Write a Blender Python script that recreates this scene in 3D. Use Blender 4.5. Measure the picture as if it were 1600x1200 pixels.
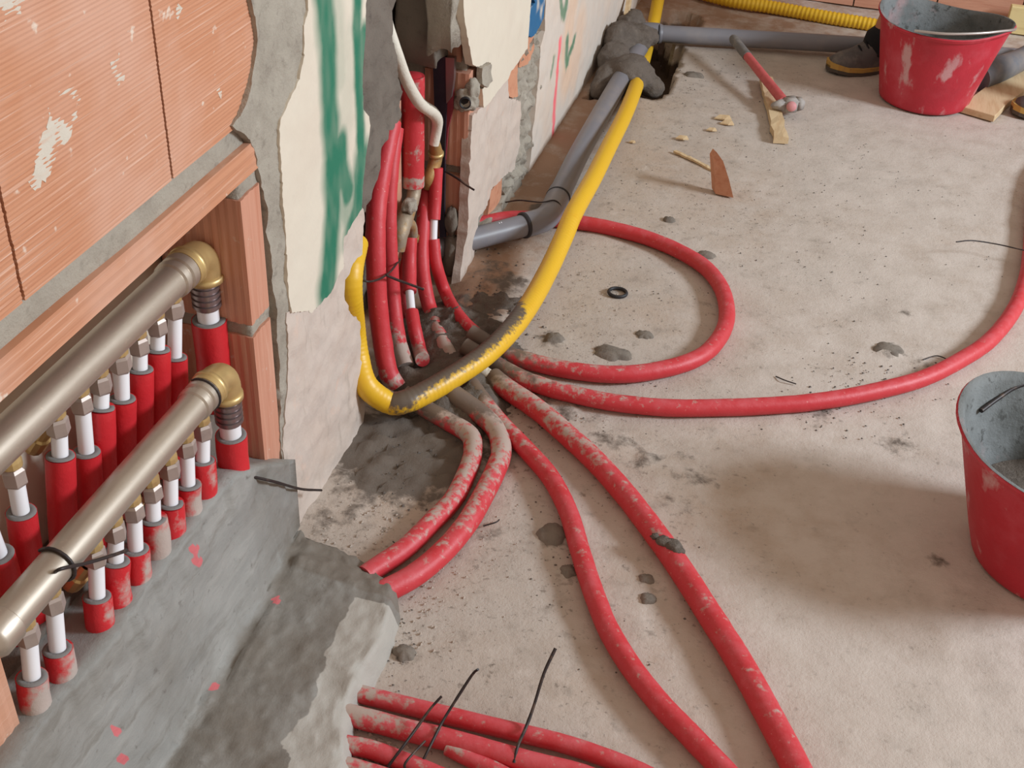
import bpy, bmesh, math, random
from mathutils import Vector, Matrix, noise
from mathutils.geometry import delaunay_2d_cdt
random.seed(7)
PI = math.pi
for o in list(bpy.data.objects): bpy.data.objects.remove(o)
SC = bpy.context.scene; COL = SC.collection

# ------------------------------------------------------------------ camera
FPX = 1868.2
RX = Vector((0.96025121, 0.19596963, -0.19878007))   # world x,y,z in camera (right, down, forward)
RY = Vector((0.27524588, -0.5462572, 0.79110225))
RZ = Vector((0.04644697, -0.81437029, -0.57848397))
CAM = Vector((0.612, 0.0, 1.2))
right = Vector((RX[0], RY[0], RZ[0])); down = Vector((RX[1], RY[1], RZ[1])); fwd = Vector((RX[2], RY[2], RZ[2]))
cd = bpy.data.cameras.new('camera'); cd.sensor_width = 36.0; cd.lens = FPX/1600*36.0; cd.clip_start = 0.02
cam = bpy.data.objects.new('camera', cd); COL.objects.link(cam)
m = Matrix.Identity(4)
for i in range(3):
    m[i][0] = right[i]; m[i][1] = -down[i]; m[i][2] = -fwd[i]; m[i][3] = CAM[i]
cam.matrix_world = m
SC.camera = cam

# ------------------------------------------------------------------ world, window light, exposure
w = bpy.data.worlds.new('world'); SC.world = w; w.use_nodes = True
bg = w.node_tree.nodes['Background']; bg.inputs[0].default_value = (1.0, 0.84, 0.68, 1); bg.inputs[1].default_value = 0.60
ld = bpy.data.lights.new('window_daylight', 'AREA'); ld.shape = 'RECTANGLE'; ld.size = 0.9; ld.size_y = 0.8
ld.energy = 205; ld.color = (0.80, 0.91, 1.0)
lo = bpy.data.objects.new('window_daylight', ld); COL.objects.link(lo)
lo.location = (4.3, 1.95, 2.25)
lo.rotation_euler = (Vector((0.3, 1.9, 0.0)) - Vector(lo.location)).to_track_quat('-Z', 'Y').to_euler()
SC.view_settings.view_transform = 'Standard'; SC.view_settings.look = 'None'
SC.view_settings.gamma = 1.0; SC.view_settings.use_curve_mapping = False
SC.view_settings.exposure = -0.10

# ------------------------------------------------------------------ survey helpers: photo measurements on real planes
def ray(px, py): return right*(px-800) + down*(py-600) + fwd*FPX
def F(px, py, z=0.0):
    d = ray(px, py); return CAM + d*((z-CAM.z)/d.z)
def W(px, py, x=0.0):
    d = ray(px, py); return CAM + d*((x-CAM.x)/d.x)
def FY(px, py, y):
    d = ray(px, py); return CAM + d*((y-CAM.y)/d.y)
def nz(x, y=0, z=0): return noise.noise(Vector((x, y, z)))
def fbm(x, y=0, z=0, o=4): return noise.fractal(Vector((x, y, z)), 1.0, 2.0, o)

# ------------------------------------------------------------------ materials
def lin(c):
    r = []
    for v in c:
        v = v/255.0
        r.append(v/12.92 if v <= 0.04045 else ((v+0.055)/1.055)**2.4)
    return (r[0], r[1], r[2], 1.0)
def mat(name, base, rough=0.8, layers=(), bump=(), attrs=(), metallic=0.0, spec=0.5, paint=False):
    """layers: (scale_xyz, detail, lo, hi, colour, amount); attrs: (attribute, colour, noise scale, noise strength)"""
    mt = bpy.data.materials.new(name); mt.use_nodes = True
    nt = mt.node_tree; N = nt.nodes; L = nt.links
    b = N['Principled BSDF']; b.inputs['Roughness'].default_value = rough; b.inputs['Metallic'].default_value = metallic
    b.inputs['Specular IOR Level'].default_value = spec
    tc = N.new('ShaderNodeTexCoord')
    def noise_node(scale, detail, rgh=0.6):
        mp = N.new('ShaderNodeMapping'); L.new(tc.outputs['Object'], mp.inputs[0])
        s = scale if isinstance(scale, tuple) else (scale,)*3
        mp.inputs['Scale'].default_value = s
        n = N.new('ShaderNodeTexNoise'); n.inputs['Scale'].default_value = 1.0
        n.inputs['Detail'].default_value = detail; n.inputs['Roughness'].default_value = rgh
        L.new(mp.outputs[0], n.inputs['Vector']); return n.outputs['Fac']
    rgb = N.new('ShaderNodeRGB'); rgb.outputs[0].default_value = lin(base); cur = rgb.outputs[0]
    def mixin(cur, fac, colour):
        mx = N.new('ShaderNodeMix'); mx.data_type = 'RGBA'
        L.new(fac, mx.inputs[0]); L.new(cur, mx.inputs[6])
        if isinstance(colour, tuple): mx.inputs[7].default_value = lin(colour)
        else: L.new(colour, mx.inputs[7])
        return mx.outputs[2]
    for (sc, det, lo_, hi_, colr, amt) in layers:
        f = noise_node(sc, det)
        r = N.new('ShaderNodeMapRange'); r.inputs[1].default_value = lo_; r.inputs[2].default_value = hi_
        r.inputs[3].default_value = 0; r.inputs[4].default_value = amt
        L.new(f, r.inputs[0]); cur = mixin(cur, r.outputs[0], colr)
    if paint:
        a = N.new('ShaderNodeAttribute'); a.attribute_name = 'paint'
        cur = mixin(cur, a.outputs['Alpha'], a.outputs['Color'])
    for (an, colr, sc, st) in attrs:
        a = N.new('ShaderNodeAttribute'); a.attribute_name = an
        f = noise_node(sc, 5, 0.65)
        ma = N.new('ShaderNodeMath'); ma.operation = 'MULTIPLY_ADD'   # (noise-0.5)*st + attr
        ms = N.new('ShaderNodeMath'); ms.operation = 'SUBTRACT'; ms.inputs[1].default_value = 0.5; L.new(f, ms.inputs[0])
        L.new(ms.outputs[0], ma.inputs[0]); ma.inputs[1].default_value = st; L.new(a.outputs['Fac'], ma.inputs[2])
        r = N.new('ShaderNodeMapRange'); r.inputs[1].default_value = 0.38; r.inputs[2].default_value = 0.62
        L.new(ma.outputs[0], r.inputs[0]); cur = mixin(cur, r.outputs[0], colr)
    L.new(cur, b.inputs['Base Color'])
    prev = None
    for (sc, det, dist, st) in bump:
        f = noise_node(sc, det, 0.7)
        bp = N.new('ShaderNodeBump'); bp.inputs['Strength'].default_value = st; bp.inputs['Distance'].default_value = dist
        L.new(f, bp.inputs['Height'])
        if prev: L.new(prev, bp.inputs['Normal'])
        prev = bp.outputs[0]
    if prev: L.new(prev, b.inputs['Normal'])
    return mt
CEM = (158, 146, 134)
M = {}
M['floor'] = mat('concrete_floor', (188, 176, 166), 0.9,
    layers=[(2.2, 4, 0.42, 0.70, (182, 160, 142), 0.8), (7, 5, 0.50, 0.74, (170, 158, 148), 0.6), (3.4, 6, 0.54, 0.72, (160, 148, 138), 0.55), (26, 5, 0.55, 0.72, (146, 134, 124), 0.6),
            (70, 4, 0.60, 0.70, (120, 108, 98), 0.7), (130, 3, 0.64, 0.70, (104, 94, 86), 0.7), (14, 4, 0.62, 0.76, (214, 202, 192), 0.5)],
    bump=[(60, 5, 0.004, 0.45), (260, 3, 0.0015, 0.4)],
    attrs=[('brown', (160, 128, 106), 9, 0.9), ('dust', (198, 185, 175), 14, 0.8), ('wet', (106, 95, 86), 34, 1.1), ('hole', (78, 60, 50), 30, 0.8)])
M['cream_back'] = mat('niche_back_plaster', (214, 202, 184), 0.9, layers=[(8, 4, .45, .72, (196, 180, 160), .7)])
M['splat'] = mat('drying_mortar_splat', (128, 118, 108), 0.9, layers=[(40, 5, .45, .7, (104, 95, 87), .8)], bump=[(70, 5, .004, .6)])
M['mortar'] = mat('grey_mortar', (166, 157, 144), 0.92,
    layers=[(18, 5, 0.45, 0.72, (142, 132, 120), 0.8), (60, 5, 0.56, 0.72, (116, 106, 96), 0.6), (8, 4, 0.55, 0.75, (186, 178, 166), 0.6)],
    bump=[(45, 6, 0.008, 0.6), (200, 4, 0.002, 0.5)])
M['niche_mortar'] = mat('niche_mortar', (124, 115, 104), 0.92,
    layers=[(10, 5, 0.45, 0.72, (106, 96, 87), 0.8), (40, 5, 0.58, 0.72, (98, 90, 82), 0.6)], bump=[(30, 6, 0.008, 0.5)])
M['dark_mortar'] = mat('dark_niche_mortar', (112, 102, 93), .92, layers=[(10, 5, .45, .72, (96, 87, 79), .8), (45, 5, .58, .72, (84, 76, 70), .6)], bump=[(35, 6, .008, .6)])  # darkened so the shade on niche two's mortar mass is in the colour
M['fresh'] = mat('fresh_mortar', (144, 142, 138), 0.6,
    layers=[((9, 5, 30), 5, 0.45, 0.75, (166, 163, 158), 0.8), ((60, 12, 60), 5, 0.54, 0.70, (122, 117, 110), 0.7), (6, 4, 0.48, 0.72, (120, 114, 106), 0.7), (70, 4, 0.62, 0.74, (98, 92, 86), 0.6)],
    bump=[((50, 30, 120), 5, 0.004, 0.35), (200, 4, 0.001, 0.4)],
    attrs=[('damp', (120, 112, 103), 9, 0.6), ('dry', (174, 168, 160), 40, 0.3), ('pink', (205, 108, 112), 60, 0.2)], spec=0.4)
M['heap'] = mat('dark_wet_mortar', (108, 97, 88), 0.85,
    layers=[(26, 5, 0.45, 0.7, (86, 76, 69), 0.8), (55, 5, 0.58, 0.72, (134, 122, 112), 0.6)], bump=[(50, 6, 0.01, 0.8), (190, 4, 0.003, 0.6)])
M['tile'] = mat('clay_tile', (196, 138, 106), 0.85,
    layers=[((14, 3, 260), 4, 0.46, 0.70, (182, 118, 84), 0.7), ((12, 5, 330), 5, 0.56, 0.70, (226, 192, 172), 0.7),
            (5, 4, 0.44, 0.66, (206, 160, 138), 0.8), (45, 3, 0.67, 0.74, (222, 206, 190), 0.8)], bump=[((20, 8, 500), 3, 0.001, 0.4)])
M['jamb'] = mat('clay_brick', (200, 144, 120), 0.85,
    layers=[((160, 160, 6), 4, 0.46, 0.70, (188, 124, 98), 0.8), ((60, 60, 5), 4, 0.58, 0.75, (216, 172, 150), 0.8), (50, 3, 0.66, 0.74, (206, 188, 174), 0.7)],
    bump=[((300, 300, 6), 3, 0.002, 0.4)])
M['cream'] = mat('cream_plaster', (217, 206, 189), 0.85, layers=[(5, 4, 0.45, 0.75, (210, 195, 178), 0.7), (60, 4, 0.64, 0.74, (205, 190, 172), 0.4)],
    bump=[(60, 4, 0.002, 0.3)], paint=True)
M['render'] = mat('scratch_render', (200, 185, 174), 0.9,
    layers=[(9, 5, 0.46, 0.72, (196, 176, 162), 0.8), ((50, 50, 12), 5, 0.58, 0.72, (168, 154, 142), 0.6), (16, 4, 0.60, 0.76, (218, 182, 162), 0.6)],
    bump=[(50, 5, 0.004, 0.45), (14, 4, 0.006, 0.3)], paint=True)
M['white_plaster'] = mat('white_plaster', (210, 198, 187), 0.88,
    layers=[(6, 5, 0.45, 0.72, (214, 192, 174), 0.9), (30, 5, 0.6, 0.74, (196, 184, 174), 0.5)], bump=[(50, 5, 0.003, 0.35)], paint=True)
M['red'] = mat('red_foam_sleeve', (200, 52, 60), 0.5,
    layers=[(30, 4, 0.5, 0.75, (208, 74, 82), 0.5), (160, 3, 0.67, 0.73, (224, 160, 152), 0.6)],
    bump=[(90, 4, 0.002, 0.3)], attrs=[('dust', (208, 88, 96), 40, 0.7), ('dirt', (182, 162, 152), 70, 1.5), ('mud', (116, 100, 90), 50, 1.2)])
M['red_new'] = mat('red_foam_sleeve_clean', (206, 40, 48), 0.45, layers=[(20, 4, 0.5, 0.75, (190, 34, 44), 0.6)],
    bump=[((60, 60, 60), 4, 0.003, 0.35)], attrs=[('dirt', (184, 168, 160), 40, 1.0)])
M['foam'] = mat('grey_foam', (128, 124, 122), 0.9, bump=[(300, 2, 0.001, 0.4)])
M['white_pipe'] = mat('white_pipe', (238, 236, 240), 0.35, layers=[(10, 3, 0.5, 0.8, (226, 224, 230), 0.5)])
M['dirty_pipe'] = mat('cement_smeared_pipe', (222, 214, 200), 0.6, attrs=[('dirt', (122, 112, 98), 50, 1.4)], bump=[(120, 4, 0.003, 0.5)])
M['nickel'] = mat('dull_nickel', (192, 180, 166), 0.42, layers=[((40, 6, 40), 4, 0.45, 0.75, (170, 154, 140), 0.7), (160, 3, 0.62, 0.7, (206, 190, 172), 0.4)], metallic=0.75, bump=[((80, 20, 80), 3, 0.001, 0.15)])
M['nut'] = mat('grey_nut', (182, 166, 158), 0.5, layers=[(40, 3, 0.5, 0.8, (146, 134, 130), 0.6)], metallic=0.55)
M['brass'] = mat('brass', (208, 180, 124), 0.42, layers=[(25, 4, 0.45, 0.75, (184, 154, 108), 0.8)], metallic=0.6)
M['old_brass'] = mat('dirty_brass', (176, 138, 86), 0.55, layers=[(50, 5, 0.5, 0.7, (140, 118, 90), 0.9)], metallic=0.4, attrs=[('dirt', (168, 152, 132), 40, 1.4)], bump=[(90, 4, 0.003, 0.4)])
M['steel'] = mat('press_sleeve_steel', (150, 136, 136), 0.35, metallic=0.8)
M['wire'] = mat('black_tie_wire', (52, 44, 44), 0.5, layers=[(60, 3, 0.55, 0.7, (110, 88, 74), 0.6)], metallic=0.3)
M['yellow'] = mat('yellow_gas_hose', (228, 180, 40), 0.42, layers=[(40, 3, 0.55, 0.8, (226, 170, 30), 0.5)], attrs=[('dirt', (100, 87, 76), (110, 110, 110), 1.1)], bump=[(120, 3, 0.001, 0.2)])
M['pvc'] = mat('grey_drain_pvc', (124, 122, 128), 0.42, layers=[(12, 4, 0.5, 0.75, (146, 138, 134), 0.6)])
M['pvc_dark'] = mat('grey_drain_dusty', (98, 104, 114), 0.5, layers=[(12, 4, 0.45, 0.75, (150, 138, 128), 0.8)])
M['rubber'] = mat('black_rubber', (40, 38, 42), 0.55)
M['bucket'] = mat('red_rubber_bucket', (190, 40, 56), 0.55,
    layers=[(9, 5, 0.48, 0.72, (206, 92, 104), 0.7), ((18, 18, 9), 6, 0.55, 0.64, (208, 168, 168), 0.85), (5, 4, 0.5, 0.7, (158, 34, 46), 0.5)], bump=[(60, 4, 0.003, 0.3)])
M['bucket_in'] = mat('cement_lined_bucket', (124, 126, 126), 0.85, layers=[(9, 5, 0.42, 0.70, (84, 85, 82), 0.9), (60, 4, 0.57, 0.68, (64, 63, 60), 0.8), (6, 4, 0.6, 0.75, (196, 150, 150), 0.7)], bump=[(60, 5, 0.006, 0.5)])
M['wood'] = mat('pale_wood', (212, 186, 148), 0.75, layers=[((60, 8, 60), 4, 0.48, 0.7, (194, 160, 120), 0.8)], bump=[((150, 20, 150), 3, 0.002, 0.4)])
M['hammer_red'] = mat('worn_red_handle', (198, 92, 92), 0.55, layers=[(40, 4, 0.5, 0.7, (180, 70, 74), 0.8)])
M['hammer_grip'] = mat('dirty_grip', (112, 108, 106), 0.7, layers=[(60, 4, 0.5, 0.7, (146, 138, 130), 0.7)])
M['hammer_head'] = mat('cement_caked_steel', (168, 160, 154), 0.7, layers=[(50, 4, 0.5, 0.7, (134, 124, 118), 0.8)], bump=[(80, 5, 0.004, 0.5)])
M['hammer_pink'] = mat('faded_pink_face', (206, 140, 142), 0.6)
M['skin'] = mat('skin', (196, 128, 98), 0.55, layers=[(30, 4, 0.5, 0.75, (178, 108, 82), 0.6)])
M['sock'] = mat('black_sock', (24, 24, 28), 0.9, bump=[(300, 2, 0.002, 0.5)])
M['shoe'] = mat('dusty_grey_shoe', (92, 88, 88), 0.75, layers=[(30, 4, 0.48, 0.72, (128, 118, 110), 0.8), (14, 4, 0.55, 0.7, (66, 62, 62), 0.7)], bump=[(150, 3, 0.002, 0.4)])
M['shoe_sole'] = mat('ochre_sole', (190, 150, 76), 0.7, layers=[(40, 3, 0.5, 0.7, (140, 120, 90), 0.8)])
M['sole_dark'] = mat('dark_sole', (84, 74, 66), 0.8)
M['cloth'] = mat('navy_cloth', (44, 48, 62), 0.9)
M['shirt'] = mat('grey_cloth', (120, 120, 122), 0.9)
M['hair'] = mat('dark_hair', (40, 30, 24), 0.8)
M['backbrick'] = mat('far_clay_brick', (206, 152, 126), 0.88, layers=[((6, 6, 120), 4, 0.48, 0.72, (186, 126, 100), 0.7)], bump=[((20, 20, 400), 3, 0.002, 0.4)])
M['plate'] = mat('dark_metal_channel', (56, 56, 70), 0.38, layers=[(20, 4, 0.5, 0.75, (84, 78, 84), 0.6)], metallic=0.4)
M['plate_red'] = mat('dark_red_strip', (128, 40, 52), 0.5)
M['dark'] = mat('dark_hollow', (38, 34, 32), 0.9)
M['crumb'] = mat('pale_crumbs', (186, 172, 160), 0.9, layers=[(40, 2, 0.5, 0.7, (170, 158, 146), 0.8)])
M['crumb_dark'] = mat('dark_crumbs', (100, 92, 86), 0.9)
M['shard'] = mat('clay_shard', (202, 144, 114), 0.85, layers=[(60, 4, 0.5, 0.7, (186, 116, 86), 0.7)], bump=[(80, 4, 0.003, 0.4)])

# ------------------------------------------------------------------ object helpers
def tag(o, label=None, cat=None, group=None, kind=None):
    if label: o['label'] = label
    if cat: o['category'] = cat
    if group: o['group'] = group
    if kind: o['kind'] = kind
    return o
def empty(name, loc, label=None, cat=None, group=None, kind=None):
    o = bpy.data.objects.new(name, None); COL.objects.link(o); o.location = loc; o.empty_display_size = 0.05
    return tag(o, label, cat, group, kind)
def link(name, bm, material, parent=None, smooth=True, attrs=None):
    me = bpy.data.meshes.new(name)
    bmesh.ops.recalc_face_normals(bm, faces=bm.faces) if False else None
    bm.to_mesh(me); bm.free()
    for mm in (material if isinstance(material, (list, tuple)) else [material]): me.materials.append(mm)
    if smooth:
        for p in me.polygons: p.use_smooth = True
    o = bpy.data.objects.new(name, me); COL.objects.link(o)
    if attrs:
        for an, vals in attrs.items():
            if an == 'paint':
                a = me.attributes.new('paint', 'FLOAT_COLOR', 'POINT'); a.data.foreach_set('color', [c for v in vals for c in v])
            else:
                a = me.attributes.new(an, 'FLOAT', 'POINT'); a.data.foreach_set('value', vals)
    if parent:
        o.parent = parent
        pm = Matrix.Translation(parent.location)
        if parent.parent: pm = Matrix.Identity(4) if parent.type == 'MESH' else pm
        if parent.type == 'MESH': pm = Matrix.Identity(4)
        o.matrix_parent_inverse = pm.inverted()
        if parent.type == 'MESH':
            q = parent; inv = Matrix.Identity(4)
            o.matrix_parent_inverse = inv
            # parent mesh is itself in world coordinates: its world matrix is identity
    return o
def sharp(o, ang=40):
    me = o.data
    try: me.set_sharp_from_angle(angle=math.radians(ang))
    except Exception: pass
    return o
def box(bm, a, b, jit=0.0):
    vs = []
    for x in (a[0], b[0]):
        for y in (a[1], b[1]):
            for z in (a[2], b[2]):
                vs.append(bm.verts.new((x+random.uniform(-jit, jit), y+random.uniform(-jit, jit), z+random.uniform(-jit, jit))))
    for f in ((0, 1, 3, 2), (4, 6, 7, 5), (0, 4, 5, 1), (2, 3, 7, 6), (0, 2, 6, 4), (1, 5, 7, 3)):
        bm.faces.new([vs[i] for i in f])
    return vs
def catmull(pts, step=0.008, radii=None):
    P = [Vector(p) for p in pts]; n = len(P)
    R_ = radii if radii else [1]*n
    out = []; rr = []; tt = []
    for i in range(n-1):
        p0 = P[i-1] if i > 0 else P[0]*2-P[1]; p1 = P[i]; p2 = P[i+1]; p3 = P[i+2] if i+2 < n else P[n-1]*2-P[n-2]
        k = max(1, int((p2-p1).length/step))
        for j in range(k):
            t = j/k; t2 = t*t; t3 = t2*t
            out.append(0.5*((2*p1)+(-p0+p2)*t+(2*p0-5*p1+4*p2-p3)*t2+(-p0+3*p1-3*p2+p3)*t3))
            rr.append(R_[i]+(R_[i+1]-R_[i])*t); tt.append(i+t)
    out.append(P[-1]); rr.append(R_[-1]); tt.append(n-1)
    return out, rr, tt
def frames(pts):
    T = []
    for i in range(len(pts)):
        a = pts[max(0, i-1)]; b = pts[min(len(pts)-1, i+1)]
        d = b-a
        T.append(d.normalized() if d.length > 1e-9 else Vector((0, 0, 1)))
    up = Vector((0, 0, 1)) if abs(T[0].z) < 0.9 else Vector((0, 1, 0))
    n = (up - T[0]*up.dot(T[0])).normalized(); res = []
    for t in T:
        n = (n - t*n.dot(t))
        n = n.normalized() if n.length > 1e-6 else t.orthogonal().normalized()
        res.append((t, n, t.cross(n)))
    return res
def sweep(bm, pts, rad, seg=14, cap=True, rfun=None, afun=None, attrs=None):
    """circle swept along pts; rfun(i, ang, p) multiplies the radius; afun(i, dirvec, p) -> dict of attribute values"""
    fr = frames(pts); rings = []
    for i, p in enumerate(pts):
        t, n, b = fr[i]; r = rad[i] if isinstance(rad, (list, tuple)) else rad
        ring = []
        for k in range(seg):
            a = 2*PI*k/seg; d = n*math.cos(a)+b*math.sin(a)
            q = r*(rfun(i, a, p+d*r) if rfun else 1)
            v = bm.verts.new(p+d*q); ring.append(v)
            if attrs is not None:
                vals = afun(i, d, p+d*q) if afun else {}
                for key in attrs: attrs[key].append(vals.get(key, 0.0))
        rings.append(ring)
    for i in range(len(rings)-1):
        for k in range(seg):
            bm.faces.new((rings[i][k], rings[i][(k+1) % seg], rings[i+1][(k+1) % seg], rings[i+1][k]))
    if cap:
        bm.faces.new(list(reversed(rings[0]))); bm.faces.new(rings[-1])
    return rings
def tube(name, pts, r, material, parent=None, seg=14, step=0.008, cap=True, lump=0.0, rib=None, dirt=None, dust=None, radii=None, mud=None):
    path, rr, tt = catmull(pts, step, radii)
    rad = [r*x for x in rr]
    s = [0.0]
    for i in range(1, len(path)): s.append(s[-1]+(path[i]-path[i-1]).length)
    bm = bmesh.new()
    def rf(i, a, q):
        v = 1.0
        if lump: v += lump*nz(q.x*30, q.y*30, q.z*30) + lump*0.6*nz(q.x*90, q.y*90, q.z*90)
        if rib: v += rib[1]*math.sin(s[i]*2*PI/rib[0])
        if dirt:
            d = dirt(tt[i], s[i], None, q)
            if d > 0.4: v += 0.06*max(0, nz(q.x*60, q.y*60, q.z*60)+0.3)*min(1, d)
        return v
    at = {'dirt': [], 'dust': [], 'mud': []}
    def af(i, d, q):
        o = {}
        if dirt: o['dirt'] = dirt(tt[i], s[i], d, q)
        if dust: o['dust'] = dust(tt[i], s[i], d, q)
        if mud: o['mud'] = mud(tt[i], s[i], d, q)
        return o
    sweep(bm, path, rad, seg, cap, rf if (lump or rib or dirt) else None, af, at)
    return sharp(link(name, bm, material, parent, True, at), 60)
def lathe(bm, prof, c, axis=Vector((0, 0, 1)), seg=24, ref=None, squash=None):
    axis = axis.normalized(); u = (ref or axis.orthogonal()).normalized(); u = (u-axis*u.dot(axis)).normalized(); v = axis.cross(u)
    rings = []
    for (r, h) in prof:
        if r < 1e-6: rings.append([bm.verts.new(c+axis*h)]); continue
        rings.append([bm.verts.new(c+axis*h+(u*math.cos(2*PI*k/seg)+v*math.sin(2*PI*k/seg))*r) for k in range(seg)])
    for A, B in zip(rings, rings[1:]):
        for k in range(seg):
            k2 = (k+1) % seg
            if len(A) == 1 and len(B) == 1: continue
            if len(A) == 1: bm.faces.new((A[0], B[k2], B[k]))
            elif len(B) == 1: bm.faces.new((A[k], A[k2], B[0]))
            else: bm.faces.new((A[k], A[k2], B[k2], B[k]))
    return rings
def blob(bm, c, r, lump=0.25, freq=25, sub=3, seed=0):
    rx, ry, rz = r if isinstance(r, tuple) else (r, r, r)
    g = bmesh.ops.create_icosphere(bm, subdivisions=sub, radius=1.0)
    for v in g['verts']:
        d = v.co.copy()
        k = 1+lump*nz(d.x*1.7+seed, d.y*1.7, d.z*1.7)+lump*0.5*nz(d.x*4+seed, d.y*4, d.z*4)
        v.co = Vector(c)+Vector((d.x*rx, d.y*ry, d.z*rz))*k
def in_poly(x, y, P):
    c = False; n = len(P); j = n-1
    for i in range(n):
        if (P[i][1] > y) != (P[j][1] > y) and x < (P[j][0]-P[i][0])*(y-P[i][1])/(P[j][1]-P[i][1])+P[i][0]: c = not c
        j = i
    return c
def seg_dist(p, a, b):
    ax, ay = a; bx, by = b; px, py = p
    dx, dy = bx-ax, by-ay; l = dx*dx+dy*dy
    t = 0 if l == 0 else max(0, min(1, ((px-ax)*dx+(py-ay)*dy)/l))
    return math.hypot(px-ax-t*dx, py-ay-t*dy), t
def patch(name, poly, xf, thick, spacing, material, parent, jit=0.002, rough=0.001, paint=None, pix=True, edge=None, rfreq=25, plane=0.0):
    """a slab of plaster on the wall plane: irregular outline, real thickness, uneven face"""
    P = [tuple(W(px, py, plane)[1:3]) for px, py in poly] if pix else list(poly)
    A = sum(P[i-1][0]*P[i][1]-P[i][0]*P[i-1][1] for i in range(len(P)))
    if A < 0: P.reverse()
    ed = edge or spacing
    B = []
    for i in range(len(P)):
        a = P[i]; b = P[(i+1) % len(P)]; L = math.hypot(b[0]-a[0], b[1]-a[1]); k = max(1, int(L/ed))
        for j in range(k):
            t = j/k; y = a[0]+(b[0]-a[0])*t; z = a[1]+(b[1]-a[1])*t
            B.append((y+jit*(nz(y*90, z*90, 3)+nz(y*260, z*260, 5)), z+jit*(nz(y*90, z*90, 7)+nz(y*260, z*260, 9))))
    y0 = min(p[0] for p in B); y1 = max(p[0] for p in B); z0 = min(p[1] for p in B); z1 = max(p[1] for p in B)
    nb = len(B); V = [Vector(b) for b in B]
    y = y0
    while y < y1:
        z = z0
        while z < z1:
            q = (y+random.uniform(-.25, .25)*spacing, z+random.uniform(-.25, .25)*spacing)
            if in_poly(q[0], q[1], B): V.append(Vector(q))
            z += spacing
        y += spacing
    ov, oe, of, _, _, _ = delaunay_2d_cdt(V, [(i, (i+1) % nb) for i in range(nb)], [], 1, 1e-6)
    bm = bmesh.new(); vs = []; pv = []
    for v in ov:
        x = xf+rough*(fbm(v[0]*rfreq, v[1]*rfreq, xf*50))
        vs.append(bm.verts.new((x, v[0], v[1])))
        if paint: pv.append(paint(v[0], v[1]))
    for f in of:
        try: bm.faces.new([vs[i] for i in f])
        except ValueError: pass
    bm.normal_update()
    for f in bm.faces:
        if f.normal.x < 0: f.normal_flip()
    be = [e for e in bm.edges if len(e.link_faces) == 1]
    mp = {}
    for e in be:
        for v in e.verts:
            if v not in mp:
                mp[v] = bm.verts.new((xf-thick, v.co.y, v.co.z))
                if paint: pv.append(paint(v.co.y, v.co.z))
    for e in be:
        f = e.link_faces[0]; a, b = e.verts
        l = [lp for lp in f.loops if lp.edge == e][0]
        a = l.vert; b = l.link_loop_next.vert
        bm.faces.new((b, a, mp[a], mp[b]))
    o = link(name, bm, material, parent, True, {'paint': pv} if paint else None)
    return sharp(o, 45)
def rough_box(name, a, b, material, parent, n=(4, 4, 4), amp=0.003, freq=40, smooth=False):
    bm = bmesh.new()
    box(bm, a, b)
    bmesh.ops.subdivide_edges(bm, edges=bm.edges[:], cuts=n if isinstance(n, int) else n[0], use_grid_fill=True)
    for v in bm.verts:
        c = v.co; v.co = c+Vector((nz(c.x*freq, c.y*freq, c.z*freq), nz(c.x*freq+9, c.y*freq, c.z*freq), nz(c.x*freq, c.y*freq+9, c.z*freq)))*amp
    bmesh.ops.recalc_face_normals(bm, faces=bm.faces)
    return link(name, bm, material, parent, smooth)
def ridged(name, y0, y1, z0, z1, xf, depth, material, parent, pitch=0.0044, amp=0.00055, along='y', jit=0.001):
    """hollow clay block: combed ridges on the face towards the room"""
    bm = bmesh.new()
    lo_, hi_ = (z0, z1) if along == 'y' else (y0, y1)
    n = max(2, int((hi_-lo_)/pitch))*2
    A = []; B = []
    e0, e1 = (y0, y1) if along == 'y' else (z0, z1)
    cuts = [e0, e0+(e1-e0)*.33, e0+(e1-e0)*.66, e1]
    rows = []
    for i in range(n+1):
        t = lo_+(hi_-lo_)*i/n
        row = []
        for j, e in enumerate(cuts):
            x = xf-(amp if i % 2 else 0)
            ee = e + (jit*nz(t*300, e*10) if j in (0, 3) else 0)
            row.append(bm.verts.new((x, ee, t) if along == 'y' else (x, t, ee)))
        rows.append(row)
    flip = along != 'y'
    for i in range(n):
        for j in range(3):
            q = (rows[i][j], rows[i][j+1], rows[i+1][j+1], rows[i+1][j])
            bm.faces.new(q if not flip else tuple(reversed(q)))
    per = rows[0][:] + [r[-1] for r in rows[1:]] + list(reversed(rows[-1][:-1])) + [r[0] for r in reversed(rows[1:-1])]
    bk = [bm.verts.new((xf-depth, v.co.y, v.co.z)) for v in per]
    for i in range(len(per)):
        k = (i+1) % len(per)
        bm.faces.new((per[k], per[i], bk[i], bk[k]))
    bm.faces.new(list(bk))
    bmesh.ops.recalc_face_normals(bm, faces=bm.faces)
    return link(name, bm, material, parent, False)

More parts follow.
